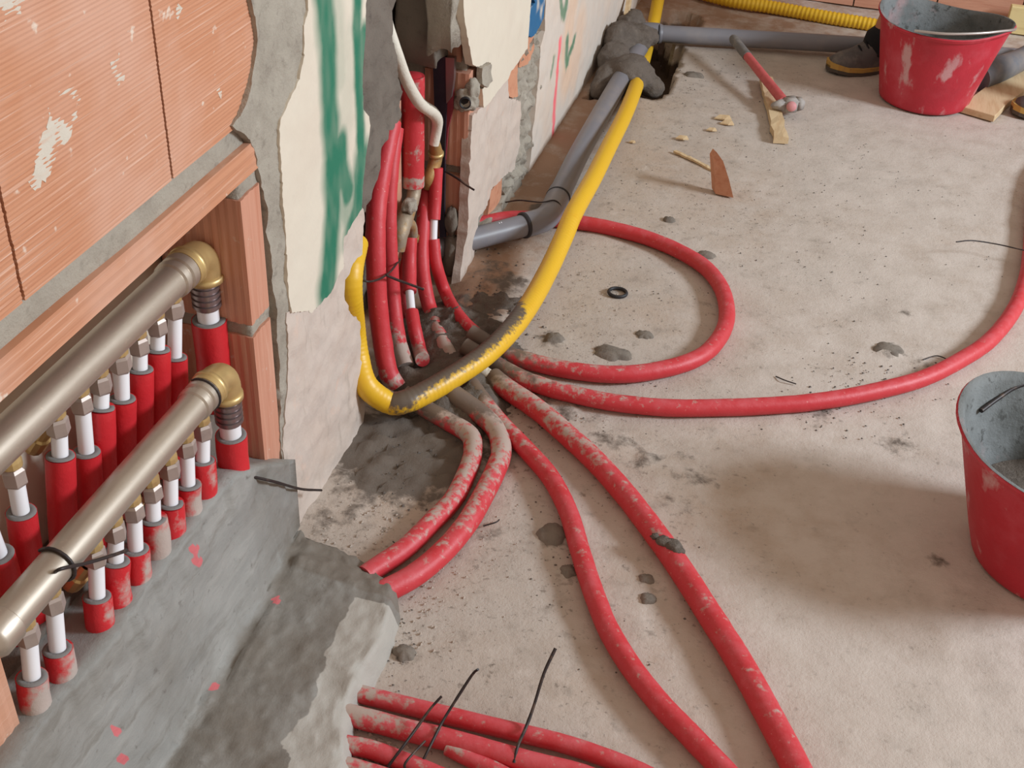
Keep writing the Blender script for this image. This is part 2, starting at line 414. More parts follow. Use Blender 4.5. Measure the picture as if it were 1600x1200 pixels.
# ================================================================== SETTING: floor
def FP(l): return [tuple(F(px, py)[:2]) for px, py in l]
HOLE1 = FP([(918, 156), (945, 118), (985, 78), (992, 44), (1044, 42), (1050, 72), (1066, 72), (1064, 95), (1048, 114), (1047, 138), (1032, 153), (1008, 151), (985, 145), (960, 152)])
HOLE2 = FP([(1030, 15), (1060, 15), (1094, 22), (1092, 46), (1036, 46)])
WET = [(F(px, py)[:2], r, a) for px, py, r, a in [(650, 700, .12, 1.3), (600, 690, .08, 1.3), (600, 740, .06, 1.1), (680, 720, .06, 1.0), (690, 640, .09, 1.1), (760, 590, .07, .95), (740, 520, .08, .9), (830, 620, .05, .7),
        (790, 440, .06, .7), (770, 420, .05, .6), (570, 760, .05, .7), (860, 610, .05, .6), (860, 530, .035, .65), (650, 770, .05, .5), (500, 810, .05, .55), (890, 640, .04, .6),
        (550, 800, .04, .55), (620, 1020, .03, .5), (700, 470, .06, .7), (860, 850, .035, .55), (890, 900, .03, .5), (760, 830, .03, .5), (920, 655, .04, .5), (1010, 915, .03, .5),
        (1390, 548, .035, .62), (1440, 570, .04, .52), (1400, 690, .05, .52), (1290, 650, .05, .5), (1330, 620, .03, .52), (1050, 790, .05, .5), (1010, 720, .05, .52), (1465, 880, .02, .6), (1020, 985, .035, .5), (1412, 490, .025, .55), (1340, 440, .02, .5), (1220, 385, .02, .5), (1100, 400, .025, .6), (840, 330, .035, .8), (1080, 740, .06, .5), (960, 690, .05, .55), (590, 970, .04, .5)]]
def make_floor():
    def lines(lo_, hi_, st, pre, post):
        a = list(pre); v = lo_
        while v < hi_: a.append(v); v += st
        return a+[hi_]+list(post)
    xs = lines(-0.16, 1.75, 0.011, [], [2.0, 2.5, 3.2, 4.2, 5.5])
    ys = lines(0.55, 4.1, 0.011, [-2.0, -1.0, 0.0, 0.35], [])
    nx, ny = len(xs), len(ys); V = []; wet = []; brown = []; dust = []; hole = []
    for y in ys:
        for x in xs:
            z = 0.0045*fbm(x*3, y*3, 1)+0.0016*fbm(x*16, y*16, 4)
            wv = 0.0
            if -0.2 < x < 1.8 and y > 0.5:
                for (c, r, a) in WET:
                    d = math.hypot(x-c[0], y-c[1])/r
                    if d < 2.2: wv = max(wv, a*math.exp(-d*d*0.7))
            near = max(0, 1-abs(x)/0.16)
            z += 0.014*wv*max(0, 0.4+fbm(x*40, y*40, 8))*(1.0 if wv > .5 else .4)
            h = 0.0
            for H, dep in ((HOLE1, 0.10), (HOLE2, 0.09)):
                xx = x+0.012*fbm(x*20, y*20, 2); yy = y+0.012*fbm(x*20, y*20, 6)
                if in_poly(xx, yy, H): z -= dep; h = 1.0  # h also tints the hole dark: its inner shadow put into the colour
            if x < 0.03 and 1.5 < y < 2.0: z -= 0.03*min(1, (0.03-x)/0.08)
            b = 0.62*max(0, min(1, (0.20-x)/0.12))*(1 if y > 1.7 else 0.4)
            b = max(b, 0.60*max(0, min(1, (y-3.35)/0.35)))
            dd = 0.34+0.22*max(0, min(1, (x-0.25)/0.5))
            V.append((x, y, min(z, 0.012) if not h else z)); wet.append(wv*0.9); brown.append(b); dust.append(dd); hole.append(h)
    faces = [(j*nx+i, j*nx+i+1, (j+1)*nx+i+1, (j+1)*nx+i) for j in range(ny-1) for i in range(nx-1)]
    me = bpy.data.meshes.new('floor'); me.from_pydata(V, [], faces); me.materials.append(M['floor'])
    for an, vals in (('wet', wet), ('brown', brown), ('dust', dust), ('hole', hole)):
        a = me.attributes.new(an, 'FLOAT', 'POINT'); a.data.foreach_set('value', vals)
    me.polygons.foreach_set('use_smooth', [True]*len(me.polygons))
    o = bpy.data.objects.new('floor', me); COL.objects.link(o)
    return tag(o, 'bare dusty concrete screed with dark mortar stains and a broken out hole', 'floor', kind='structure')
make_floor()

# ================================================================== SETTING: left wall with two niches
bm = bmesh.new()
box(bm, (-0.35, -0.6, 0.0), (-0.16, 4.1, 2.4))                 # back of the masonry
box(bm, (-0.17, -0.6, 0.0), (-0.035, 0.50, 2.4))
box(bm, (-0.17, 0.50, 0.60), (-0.030, 1.165, 2.4))             # above the manifold niche
box(bm, (-0.17, 1.165, -0.05), (-0.012, 1.452, 2.4)); box(bm, (-0.17, 1.44, 0.40), (-0.012, 1.50, 2.4))            # pier
box(bm, (-0.17, 2.055, -0.05), (-0.016, 4.1, 2.4))             # wall beyond the second niche
bmesh.ops.recalc_face_normals(bm, faces=bm.faces)
wall = tag(link('wall_left', bm, M['mortar'], None, False), 'left wall of clay blocks and broken plaster with two pipe niches', 'wall', kind='structure')

# combed clay tiles over the niche
for (y0, y1) in ((0.226, 0.476), (0.480, 0.7290), (0.7328, 0.9825), (0.9863, 1.19)):
    ridged('brick', y0, y1, 0.648, 0.886, -0.004, 0.03, M['tile'], wall)
for (y0, y1) in ((0.36, 0.61), (0.614, 0.86), (0.864, 1.11)):
    ridged('brick', y0, y1, 0.905, 1.15, -0.004, 0.03, M['tile'], wall)
rough_box('mortar_bed', (-0.04, 0.3, 0.612), (-0.0085, 1.17, 0.652), M['mortar'], wall, 8, 0.003, 50, True)
rough_box('mortar_bed', (-0.04, 0.3, 0.884), (-0.006, 1.19, 0.907), M['mortar'], wall, 8, 0.003, 50, True)
ridged('lintel_tile', 0.30, 1.168, 0.583, 0.619, -0.001, 0.10, M['tile'], wall, pitch=0.012, amp=0.0008)
# mortar smears on the tiles
def smear(pts, xf=-0.0043): return patch('mortar_smear', pts, xf, 0.002, 0.004, M['smear'], wall, 0.005, 0.0012, rfreq=45)
M['smear'] = mat('pale_mortar_smear', (206, 196, 182), 0.9, layers=[((14, 14, 200), 4, 0.5, 0.7, (206, 160, 134), 0.6)], bump=[(60, 5, 0.003, 0.4)])
smear([(128, 118), (134, 128), (131, 160), (118, 205), (98, 245), (78, 285), (58, 300), (52, 285), (62, 248), (82, 190), (84, 168)])
smear([(194, 85), (201, 100), (199, 128), (186, 142), (180, 132), (181, 98)])
smear([(348, 108), (354, 124), (353, 142), (348, 158), (342, 138), (341, 112)])
smear([(-6, -6), (54, -4), (34, 18), (20, 30), (14, 42), (-6, 52)])
smear([(284, 6), (290, 14), (286, 34), (280, 24)])
# niche one: cream back panel, dark sill, jamb bricks
rough_box('niche_back', (-0.17, 0.50, 0.0), (-0.118, 1.166, 0.62), M['cream_back'] if 'cream_back' in M else M['render'], wall, 4, 0.002, 20, True)
rough_box('niche_sill', (-0.118, 0.5, 0.0), (-0.045, 1.166, 0.262), M['dark_mortar'], wall, 6, 0.01, 18, True)
def jamb_brick(y0, y1, z0, z1, x0, x1, ridge='z', pitch=0.011):
    bm = bmesh.new(); outline = []
    n = max(2, int((x1-x0)/pitch)); amp = 0.0012
    for i in range(2*n+1): outline.append((x0+(x1-x0)*i/(2*n), y0-(amp if i % 2 else 0)))
    m_ = max(2, int((y1-y0)/pitch))
    for i in range(1, 2*m_+1): outline.append((x1+(amp if i % 2 else 0)-.001, y0+(y1-y0)*i/(2*m_)))
    outline.append((x0, y1))
    lo_ = [bm.verts.new((x, y, z0+.0015*nz(x*80, y*80))) for x, y in outline]; hi_ = [bm.verts.new((x, y, z1+.0015*nz(x*80, y*80, 5))) for x, y in outline]
    for i in range(len(outline)):
        k = (i+1) % len(outline); bm.faces.new((lo_[i], lo_[k], hi_[k], hi_[i]))
    bm.faces.new(list(reversed(lo_))); bm.faces.new(hi_)
    bmesh.ops.recalc_face_normals(bm, faces=bm.faces)
    return link('brick', bm, M['jamb'], wall, False)
jamb_brick(1.116, 1.166, 0.392, 0.562, -0.115, -0.002)
jamb_brick(1.116, 1.166, 0.13, 0.374, -0.115, -0.002)
rough_box('mortar_joint', (-0.115, 1.118, 0.558), (-0.006, 1.17, 0.586), M['mortar'], wall, 5, 0.003, 60, True)
rough_box('mortar_joint', (-0.112, 1.119, 0.370), (-0.006, 1.168, 0.396), M['mortar'], wall, 5, 0.003, 60, True)
ridged('brick', 0.35, 0.596, 0.02, 0.19, -0.002, 0.1, M['tile'], wall, pitch=0.012, amp=0.0012, along='z')
ridged('brick', 0.35, 0.596, 0.196, 0.40, -0.002, 0.1, M['tile'], wall, pitch=0.012, amp=0.0012, along='z')
ridged('brick', 0.35, 0.596, 0.406, 0.582, -0.002, 0.1, M['tile'], wall, pitch=0.012, amp=0.0012, along='z')

# mortar rendering around the pier edge
patch('mortar_render', [(366, 198), (380, 168), (391, 132), (398, 100), (402, 60), (391, 0), (389, -20), (480, -20), (480, 15), (472, 40), (474, 85), (466, 125), (450, 155), (440, 175), (436, 205), (440, 260),
      (446, 330), (450, 400), (454, 470), (456, 540), (450, 620), (446, 720), (444, 800), (436, 780), (440, 700), (437, 600), (432, 500), (424, 400), (412, 300), (402, 250), (392, 216)],
      0.0002, 0.02, 0.007, M['mortar'], wall, 0.003, 0.004)

def spray(strokes, colr):
    """strokes: list of (pixel polyline, width m, strength); returns colour with alpha at a wall point"""
    S = [([tuple(W(px, py, 0)[1:3]) for px, py in pl], wd, st) for pl, wd, st in strokes]
    c = lin(colr)
    def f(y, z):
        a = 0.0
        for pl, wd, st in S:
            for i in range(len(pl)-1):
                d, t = seg_dist((y, z), pl[i], pl[i+1])
                k = wd*(1+0.18*nz(y*30, z*30, 2)); u = d/k
                v = st*(1.0 if u < 0.6 else max(0.0, 1-(u-0.6)/0.7))
                v *= 1+0.12*nz(y*60, z*25)
                a = max(a, v)
        return (c[0], c[1], c[2], max(0, min(1, a)))
    return f
green = spray([([(500, -15), (507, 40), (510, 110), (512, 180), (516, 240), (520, 290)], .03, .95), ([(516, 250), (517, 330), (512, 400), (507, 450)], .032, .97),
               ([(530, 225), (530, 260), (540, 300)], .024, .95), ([(556, -15), (553, 40), (556, 110), (559, 180), (561, 250), (557, 330)], .017, .97),
               ([(565, 60), (565, 140)], .024, .9), ([(562, 250), (556, 330), (545, 360)], .032, .9), ([(525, 300), (545, 340)], .03, .55), ([(520, 20), (525, 120)], .03, .25), ([(545, 60), (535, 200)], .03, .15)], (34, 112, 86))
patch('plaster_patch', [(474, -20), (478, 15), (470, 40), (471, 85), (464, 122), (450, 152), (433, 188), (433, 215), (435, 262), (440, 330), (444, 400), (448, 470), (453, 488), (476, 485), (484, 487), (497, 474), (513, 458),
      (520, 441), (534, 415), (533, 374), (545, 352), (562, 326), (564, 290), (568, 245), (575, 195), (573, 182), (564, 170), (563, 120), (567, 60), (568, 0), (568, -20)],
      0.0035, 0.012, 0.0042, M['cream'], wall, 0.0018, 0.0008, green)['label'] = 'cream plaster with green spray paint strokes'
patch('render_patch', [(446, 490), (455, 485), (492, 480), (515, 455), (535, 412), (532, 374), (545, 350), (563, 322), (567, 345), (564, 370), (563, 395), (549, 413), (537, 440), (535, 470), (546, 490), (559, 502), (563, 530), (566, 600),
      (567, 680), (565, 733), (552, 757), (528, 795), (500, 832), (478, 852), (440, 866), (436, 820), (440, 720), (446, 620), (448, 560)], 0.0022, 0.02, 0.006, M['render'], wall, 0.003, 0.004, lambda y, z: (0, 0, 0, 0))['label'] = 'pale scratched render coat'

# niche two: back, brick reveal, mortar
def grid_panel(name, corners, n, material, parent, amp, freq, attrs=None):
    a, b, c, d = [Vector(v) for v in corners]; bm = bmesh.new(); rows = []
    nrm = (b-a).cross(d-a).normalized()
    for i in range(n[0]+1):
        row = []
        for j in range(n[1]+1):
            u = i/n[0]; v = j/n[1]
            p = a*(1-u)*(1-v)+b*u*(1-v)+c*u*v+d*(1-u)*v
            row.append(bm.verts.new(p+nrm*amp*fbm(p.x*freq, p.y*freq, p.z*freq)))
        rows.append(row)
    for i in range(n[0]):
        for j in range(n[1]): bm.faces.new((rows[i][j], rows[i+1][j], rows[i+1][j+1], rows[i][j+1]))
    return link(name, bm, material, parent)
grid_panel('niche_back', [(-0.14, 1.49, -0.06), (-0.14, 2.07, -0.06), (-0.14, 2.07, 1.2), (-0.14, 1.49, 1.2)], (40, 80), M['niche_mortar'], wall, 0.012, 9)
rough_box('reveal_mortar', (-0.15, 2.012, -0.05), (-0.012, 2.07, 1.2), M['mortar'], wall, 12, 0.005, 40, True)
def reveal_brick(z0, z1, x0=-0.088, x1=-0.003, y=2.0): return jamb_brick(y, y+.058, z0, z1, x0, x1, pitch=0.013)
reveal_brick(0.012, 0.196); reveal_brick(0.216, 0.40); reveal_brick(0.42, 0.60, -0.07, -0.02)
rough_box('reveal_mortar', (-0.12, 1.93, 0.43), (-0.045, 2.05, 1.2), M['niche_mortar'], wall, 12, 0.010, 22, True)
rough_box('broken_mortar_edge', (-0.05, 1.90, 0.47), (-0.004, 2.06, 1.2), M['mortar'], wall, 14, 0.012, 30, True)
# mortar collar round a dark conduit mouth, on the jamb
col_ = empty('conduit_mouth', FY(727, 160, 1.995), 'mortar collar round a dark conduit mouth in the second niche jamb', 'conduit')
bm = bmesh.new(); blob(bm, FY(728, 154, 2.003), (.024, .020, .022), .35, sub=4, seed=3); blob(bm, FY(738, 140, 2.006), (.014, .016, .022), .4, sub=3, seed=8); blob(bm, FY(715, 160, 2.004), (.012, .014, .012), .4, sub=3, seed=5)
link('collar', bm, M['mortar'], col_)
c = FY(727, 161, 1.982)
bm = bmesh.new(); lathe(bm, [(0.0075, -.006), (0.0098, .004), (0.0108, .003), (0.0108, -.006)], c, Vector((0.3, -1, 0.1)), 18); bmesh.ops.recalc_face_normals(bm, faces=bm.faces); link('conduit_end', bm, M['rubber'], col_)
bm = bmesh.new(); lathe(bm, [(0, -.002), (0.0095, -.002)], c, Vector((0.3, -1, 0.1)), 16); link('mouth', bm, M['dark'], col_, False)

blue = spray([([(846, -10), (840, 12), (832, 26)], .034, 1), ([(832, 20), (826, 36), (824, 52)], .026, 1)], (36, 104, 150))
patch('plaster_patch', [(718, -20), (718, 23), (725, 60), (732, 99), (738, 104), (745, 102), (750, 99), (758, 96), (756, 125), (748, 139), (750, 168), (760, 158), (774, 139), (789, 122), (793, 111), (806, 94), (819, 74), (822, 30), (826, -20)],
      0.0075, 0.014, 0.007, M['cream'], wall, 0.002, 0.001, lambda y, z: (0, 0, 0, 0))['label'] = 'bare cream plaster with a ragged lower edge'
patch('plaster_patch', [(826, -14), (850, -14), (847, 8), (845, 28), (838, 42), (833, 52), (826, 58), (820, 55), (821, 30), (819, 14), (832, 4)], 0.006, 0.012, 0.005, M['cream'], wall, 0.002, 0.001, lambda y, z: lin((36, 98, 142))[:3]+(max(0.0, min(1.0, 1.3+1.6*nz(y*30, z*30, 4))),))['label'] = 'plaster scrap sprayed blue'
patch('plaster_chip', [(742, 104), (749, 99), (757, 98), (756, 124), (748, 136), (741, 128)], 0.016, 0.012, 0.006, M['mortar'], wall, 0.003, 0.004)
patch('render_patch', [(735, 180), (751, 166), (789, 120), (792, 112), (793, 153), (810, 158), (809, 227), (801, 264), (789, 272), (765, 296), (759, 320), (746, 338), (743, 375), (735, 425), (720, 470), (713, 462), (722, 400), (727, 340), (731, 255)],
      0.004, 0.018, 0.008, M['render'], wall, 0.003, 0.004, lambda y, z: (0, 0, 0, 0))['label'] = 'pale scratched render coat'
patch('brick', [(793, 111), (806, 96), (808, 150), (800, 153), (792, 148)], 0.002, 0.02, 0.008, M['shard'], wall, 0.002, 0.002)
patch('brick', [(820, 62), (836, 52), (837, 75), (828, 100), (812, 106), (815, 84)], -0.003, 0.015, 0.008, M['shard'], wall, 0.002, 0.003)
patch('brick', [(770, 300), (787, 276), (786, 320), (776, 342), (766, 340)], -0.004, 0.014, 0.008, M['shard'], wall, 0.002, 0.003)
patch('rubble_strip', [(806, 160), (812, 100), (838, 55), (852, 40), (846, 120), (838, 190), (829, 245), (822, 300), (806, 318), (786, 332), (790, 275), (802, 262), (809, 220)], -0.006, 0.02, 0.006, M['mortar'], wall, 0.004, 0.016, rfreq=40)
gr2 = spray([([(874, -10), (876, 18), (880, 25), (885, -10)], .016, .8), ([(884, 62), (883, 100), (896, 60)], .015, .85), ([(864, 90), (859, 118)], .012, .6)], (60, 118, 84))
pk = spray([([(873, 66), (866, 150), (860, 236)], .015, .95)], (244, 108, 118))
tan_ = spray([([(892, 12), (886, 60), (884, 120)], .06, .55), ([(905, 40), (895, 110)], .06, .45)], (224, 184, 152))
low = spray([([(830, 306), (960, 86), (1010, -4)], .060, .85)], (190, 176, 166))
def multi(y, z):
    p = pk(y, z); g = gr2(y, z)
    if p[3] > 0.25: return p
    if g[3] > 0.2: return g
    l = low(y, z); t = tan_(y, z)
    return l if l[3] > t[3] else t
patch('plaster_patch', [(852, -20), (849, 48), (843, 74), (840, 113), (837, 153), (831, 198), (828, 241), (822, 290), (836, 300), (882, 222), (920, 150), (960, 82), (1012, -6), (1018, -20)],
      0.003, 0.018, 0.009, M['white_plaster'], wall, 0.003, 0.002, multi)['label'] = 'off-white plaster with a pink marker line and green paint traces'
rough_box('wall_foot', (-0.05, 2.06, -0.03), (0.004, 2.40, 0.03), M['mortar'], wall, 10, 0.010, 40, True)

# far brick wall
bm = bmesh.new(); box(bm, (-0.35, 4.07, -0.02), (3.4, 4.25, 1.2)); bmesh.ops.recalc_face_normals(bm, faces=bm.faces)
wb = tag(link('wall_back', bm, M['mortar'], None, False), 'far wall of orange hollow clay blocks', 'wall', kind='structure')
for r in range(2):
    for k in range(9):
        x0 = -0.1+k*0.255+(0.12 if r else 0)
        bm = bmesh.new(); box(bm, (x0, 4.05, 0.005+r*.255), (x0+.25, 4.09, .25+r*.255), .001); bmesh.ops.recalc_face_normals(bm, faces=bm.faces)
        link('brick', bm, M['backbrick'], wb, False)

# ================================================================== MORTAR BED in front of the manifold niche
def lerp_tab(t, tab):
    if t <= tab[0][0]: return tab[0][1]
    for (a, va), (b, vb) in zip(tab, tab[1:]):
        if t <= b: return va+(vb-va)*(t-a)/(b-a)
    return tab[-1][1]
DRYL = [tuple(F(px, py, .035)[:2]) for px, py in [(556, 935), (525, 990), (502, 1055), (482, 1120), (440, 1165), (455, 1190), (430, 1260)]]
def make_bed():
    bm = bmesh.new(); rows = []; dry = []; damp = []; pink = []
    ys = [0.36+i*0.005 for i in range(160)]
    PK = [ray(px, py).normalized() for px, py in ((304, 858), (308, 876), (182, 1140), (192, 1185), (335, 1072), (432, 938))]
    for y in ys:
        xe = lerp_tab(y, [(.36, .26), (.80, .235), (.86, .208), (.91, .200), (.99, .206), (1.06, .196), (1.10, .176), (1.13, .13), (1.15, .09), (1.158, .03)])
        zt = lerp_tab(y, [(.36, .26), (1.0, .252), (1.08, .205), (1.16, .150)])
        zs = lerp_tab(y, [(.36, .05), (1.08, .042), (1.158, .012)])
        xf = lerp_tab(y, [(.36, .05), (.80, .045), (.9, .035), (1.05, .03), (1.16, .012)])
        prof = [(-.10, zt-.03)]
        for k in range(7): prof.append((-.09+k*.0185, zt-.006+.006*k/6))
        for k in range(1, 22):
            t = k/21; prof.append((.021+(xf+.008-.021)*t**1.4, zt+(zs+.012-zt)*t))
        xf += .008
        n = 40
        for k in range(1, n+1):
            t = k/n; prof.append((xf+(xe-xf)*t, zs+.012*(1-t)**2-(.006*t)))
        for k in range(1, 6):
            t = k/5; prof.append((xe+.014*math.sin(t*PI/2), (zs-.006)*(1-t)-.006*t))
        row = []
        for (x, z) in prof:
            a = .008*fbm(x*14, y*14, z*14)+.0025*fbm(x*55, y*55, z*55)
            if x <= xf and z > zt-.05: a += .006*fbm(y*60, x*60, 9)
            if x > xf: a = .005*fbm(x*18, y*18, 2)+.004*max(0, fbm(x*60, y*60, 3))+(.006*max(0, fbm(x*34, y*34, 6)) if y > 1.06 else 0)
            if abs(x-xf-.012) < .006 and y > .7: a -= .009*max(0, .35+nz(y*14, 3))
            if x > xe-.005: a = .006*fbm(y*40, z*40, 3)
            ny = 0.010*nz(y*20, x*20) if y > 1.12 else 0
            px_ = x+(a*.8 if x <= xf else a*.5); pz = z+(a*.3 if x <= xf else a)
            v = bm.verts.new((px_, y+ny*0.3, pz)); row.append(v)
            d_ = 0.0
            if x > xf*1.0:
                for i in range(len(DRYL)-1):
                    (x0, y0), (x1, y1) = DRYL[i], DRYL[i+1]
                    if min(y0, y1) <= y <= max(y0, y1) and abs(y1-y0) > 1e-6:
                        xx = x0+(x1-x0)*(y-y0)/(y1-y0)
                        d_ = max(0.0, min(1.0, (.5+(x-xx-.006*nz(y*45, 7)-.003*nz(y*160, 2))/.007)))
            dry.append(d_); damp.append(0.25+.30*max(0, min(1, (x-xf+.01)/.02))+(.12 if y > 1.06 else 0))
            q = Vector((px_, y, pz)); pink.append(1.0 if min(((q-CAM).cross(p)).length for p in PK) < 0.0055 else 0.0)
        rows.append(row)
    for i in range(len(rows)-1):
        for j in range(len(rows[0])-1): bm.faces.new((rows[i][j], rows[i][j+1], rows[i+1][j+1], rows[i+1][j]))
    bmesh.ops.recalc_face_normals(bm, faces=bm.faces)
    s = sum(f.normal.z for f in bm.faces)
    if s < 0: bmesh.ops.reverse_faces(bm, faces=bm.faces)
    o = link('mortar_apron', bm, M['fresh'], None, True, {'dry': dry, 'damp': damp, 'pink': pink})
    return tag(o, 'smooth grey fresh mortar bed packed under the lower manifold pipes', 'mortar')
make_bed()

# ================================================================== MANIFOLDS
XU, XL = -0.055, 0.0
ZU, ZL = 0.489, 0.378
def manifold(x, z, y0, yend, r, label, nuts, backs, drop_px, cap):
    t = empty('manifold', (x, yend, z), label, 'manifold', 'two heating manifolds in the niche')
    bm = bmesh.new()
    prof = [(0.0, 0), (r*.98, 0), (r*.98, yend-.075-y0), (r*1.10, yend-.073-y0), (r*1.13, yend-.066-y0), (r*1.0, yend-.064-y0), (r*1.0, yend-.060-y0), (r*1.12, yend-.058-y0), (r*1.12, yend-.040-y0), (r*.9, yend-.038-y0), (0, yend-.038-y0)]
    if cap: prof = [(0.0, -.004), (r*.8, -.004), (r*1.0, 0), (r*1.12, .004), (r*1.12, .026), (r*.98, .028)] + prof[2:]
    lathe(bm, prof, Vector((x, y0, z)), Vector((0, 1, 0)), 28)
    bmesh.ops.recalc_face_normals(bm, faces=bm.faces)
    sharp(link('manifold_bar', bm, M['nickel'], t), 35)
    # brass elbow
    bm = bmesh.new(); re = r*1.02
    pts = [Vector((x, yend-.046, z)), Vector((x, yend-.03, z))]
    for k in range(9):
        a = k/8*PI/2; pts.append(Vector((x, yend-.022+.022*math.sin(a), z-.022+.022*math.cos(a))))
    pts.append(Vector((x, yend, z-.036)))
    rad = [re*1.14, re*1.14]+[re]*9+[re*.96]
    sweep(bm, pts, rad, 24); bmesh.ops.recalc_face_normals(bm, faces=bm.faces)
    e = sharp(link('elbow', bm, M['brass'], t), 45)
    bm = bmesh.new(); lathe(bm, [(re, -.02), (re*1.18, -.018), (re*1.18, -.012), (re, -.010)], Vector((x, yend-.02, z)), Vector((0, 1, 0)), 24); link('collar', bm, M['brass'], e)
    bm = bmesh.new(); lathe(bm, [(re*.9, 0), (re*1.1, -.001), (re*1.1, -.008), (re*.9, -.010)], Vector((x, yend, z-.030)), Vector((0, 0, 1)), 24); bmesh.ops.recalc_face_normals(bm, faces=bm.faces); link('collar', bm, M['brass'], e)
    for (px, py) in nuts:
        c = W(px, py, x)
        bm = bmesh.new(); hx = 0.0118
        lathe(bm, [(0, .010), (hx*.8, .010), (hx, .007), (hx*1.02, -.008), (hx*.85, -.011), (0, -.011)], c, Vector((0, 0, 1)), 6, Vector((1, random.uniform(-.4, .4), 0)))
        bmesh.ops.recalc_face_normals(bm, faces=bm.faces)
        n = link('outlet_nut', bm, M['nut'], t, False)
        bm = bmesh.new(); top = z-r*.9
        lathe(bm, [(.0088, top-c.z+.004), (.0094, .024), (.0105, .018), (.0105, .012), (.0082, .010)], c, Vector((0, 0, 1)), 12); bmesh.ops.recalc_face_normals(bm, faces=bm.faces)
        link('brass_insert', bm, M['brass'], n, False)
    for (px, py) in backs:
        c = W(px, py, x-.03)
        bm = bmesh.new(); d = Vector((.03, 0, z-c.z)).normalized(); d = Vector((0.55, 0, .8)).normalized()
        lathe(bm, [(0, -.012), (.010, -.012), (.011, -.006), (.011, .010), (.0085, .012), (.0085, .035)], c, d, 12); bmesh.ops.recalc_face_normals(bm, faces=bm.faces)
        link('outlet_cap', bm, M['brass'], t, False)
    return t
UN = [(22, 742), (90, 664), (127, 628), (157, 598), (188, 566), (217, 538), (245, 508), (272, 482)]
LN = [(42, 990), (82, 940), (148, 868), (179, 829), (208, 797), (237, 767), (265, 732), (291, 698), (316, 672)]
manifold(XU, ZU, 0.42, 1.108, 0.0205, 'upper dull nickel manifold bar under the lintel, ending in a brass elbow', UN, [(58, 690)], None, False)
manifold(XL, ZL, 0.585, 1.033, 0.0185, 'lower dull nickel manifold bar above the mortar, with a tie wire round it', LN, [(118, 905), (205, 792)], None, True)

ordn = ['first', 'second', 'third', 'fourth', 'fifth', 'sixth', 'seventh', 'eighth', 'ninth']
def hpipe(x, nut, ptop, stop, zend, label, group, r=0.0083, rs=0.0150, lean=(0, 0), dirt=0.0, xend=None):
    """white pipe coming out of a red foam sleeve; stop = photo height of the sleeve's mouth"""
    c = W(nut[0], nut[1], x); ts = W(stop[0], stop[1], x)
    y0, z0 = c.y, c.z-.009; ys, zs = ts.y, ts.z
    ys = c.y+(ts.y-c.y)*1.0
    xe = x if xend is None else xend
    t = empty('insulated_pipe', (xe, ys, zend), label, 'pipe', group)
    d = Vector((0, ys-y0, zs-z0)).normalized()
    tube('pipe', [Vector((x, y0, z0)), Vector((x, ys, zs)), Vector((x, ys, zs))+d*.03], r, M['white_pipe'], t, 16, 0.02)
    top = Vector((x, ys, zs)); L = zs-zend
    bot = Vector((xe, ys+(d.y/d.z)*(-L)*.5, zend))
    mid = (top+bot)/2+Vector((random.uniform(-.002, .002), random.uniform(-.0015, .0015), 0))
    zc = 0.275
    def dr(tt, s, dd, q):
        if dirt <= 0: return 0.0
        k = dirt*(1.15-(q.z-(zs-.06))/.06*0.75)
        if dd is not None: k += 0.35*dd.x
        return k
    s = tube('sleeve', [top, mid, bot], rs, M['red_new'], t, 18, 0.006, True, 0.03, None, dr if dirt else None)
    bm = bmesh.new(); lathe(bm, [(r*1.02, -.001), (r*1.05, .0012), (rs*.90, .0014), (rs*.97, -.0005)], top, -d, 20)
    bmesh.ops.recalc_face_normals(bm, faces=bm.faces); link('foam_rim', bm, M['foam'], s)
    return t
ug = 'red sleeved pipes hanging from the upper manifold'
lg = 'red sleeved pipes going from the lower manifold into the mortar'
US = [(33, 800), (94, 712), (135, 706), (158, 637), (191, 623), (219, 577), (246, 546), (273, 558)]
for i, (n, s) in enumerate(zip(UN, US)):
    k = len(UN)-i
    hpipe(XU, n, None, s, 0.20, 'red sleeved white pipe, %s from the right on the upper manifold' % ordn[k-1], ug, xend=XU-.012)
hpipe(XU, (-26, 800), None, (-2, 866), 0.16, 'red sleeved white pipe at the left photo edge, ninth from right on upper manifold', ug, xend=XU-.012)
LS = [(50, 1058), (90, 1014), (152, 932), (181, 877), (212, 858), (240, 811), (267, 787), (294, 757), (317, 720)]
LD = [.72, .45, .22, .15, .26, .62, .12, .52, .12]
for i, (n, s, dd) in enumerate(zip(LN, LS, LD)):
    hpipe(XL, n, None, s, 0.242, 'red sleeved white pipe, %s from right on lower manifold%s' % (ordn[len(LN)-1-i], ', caked' if dd > .5 else ''), lg, dirt=dd)
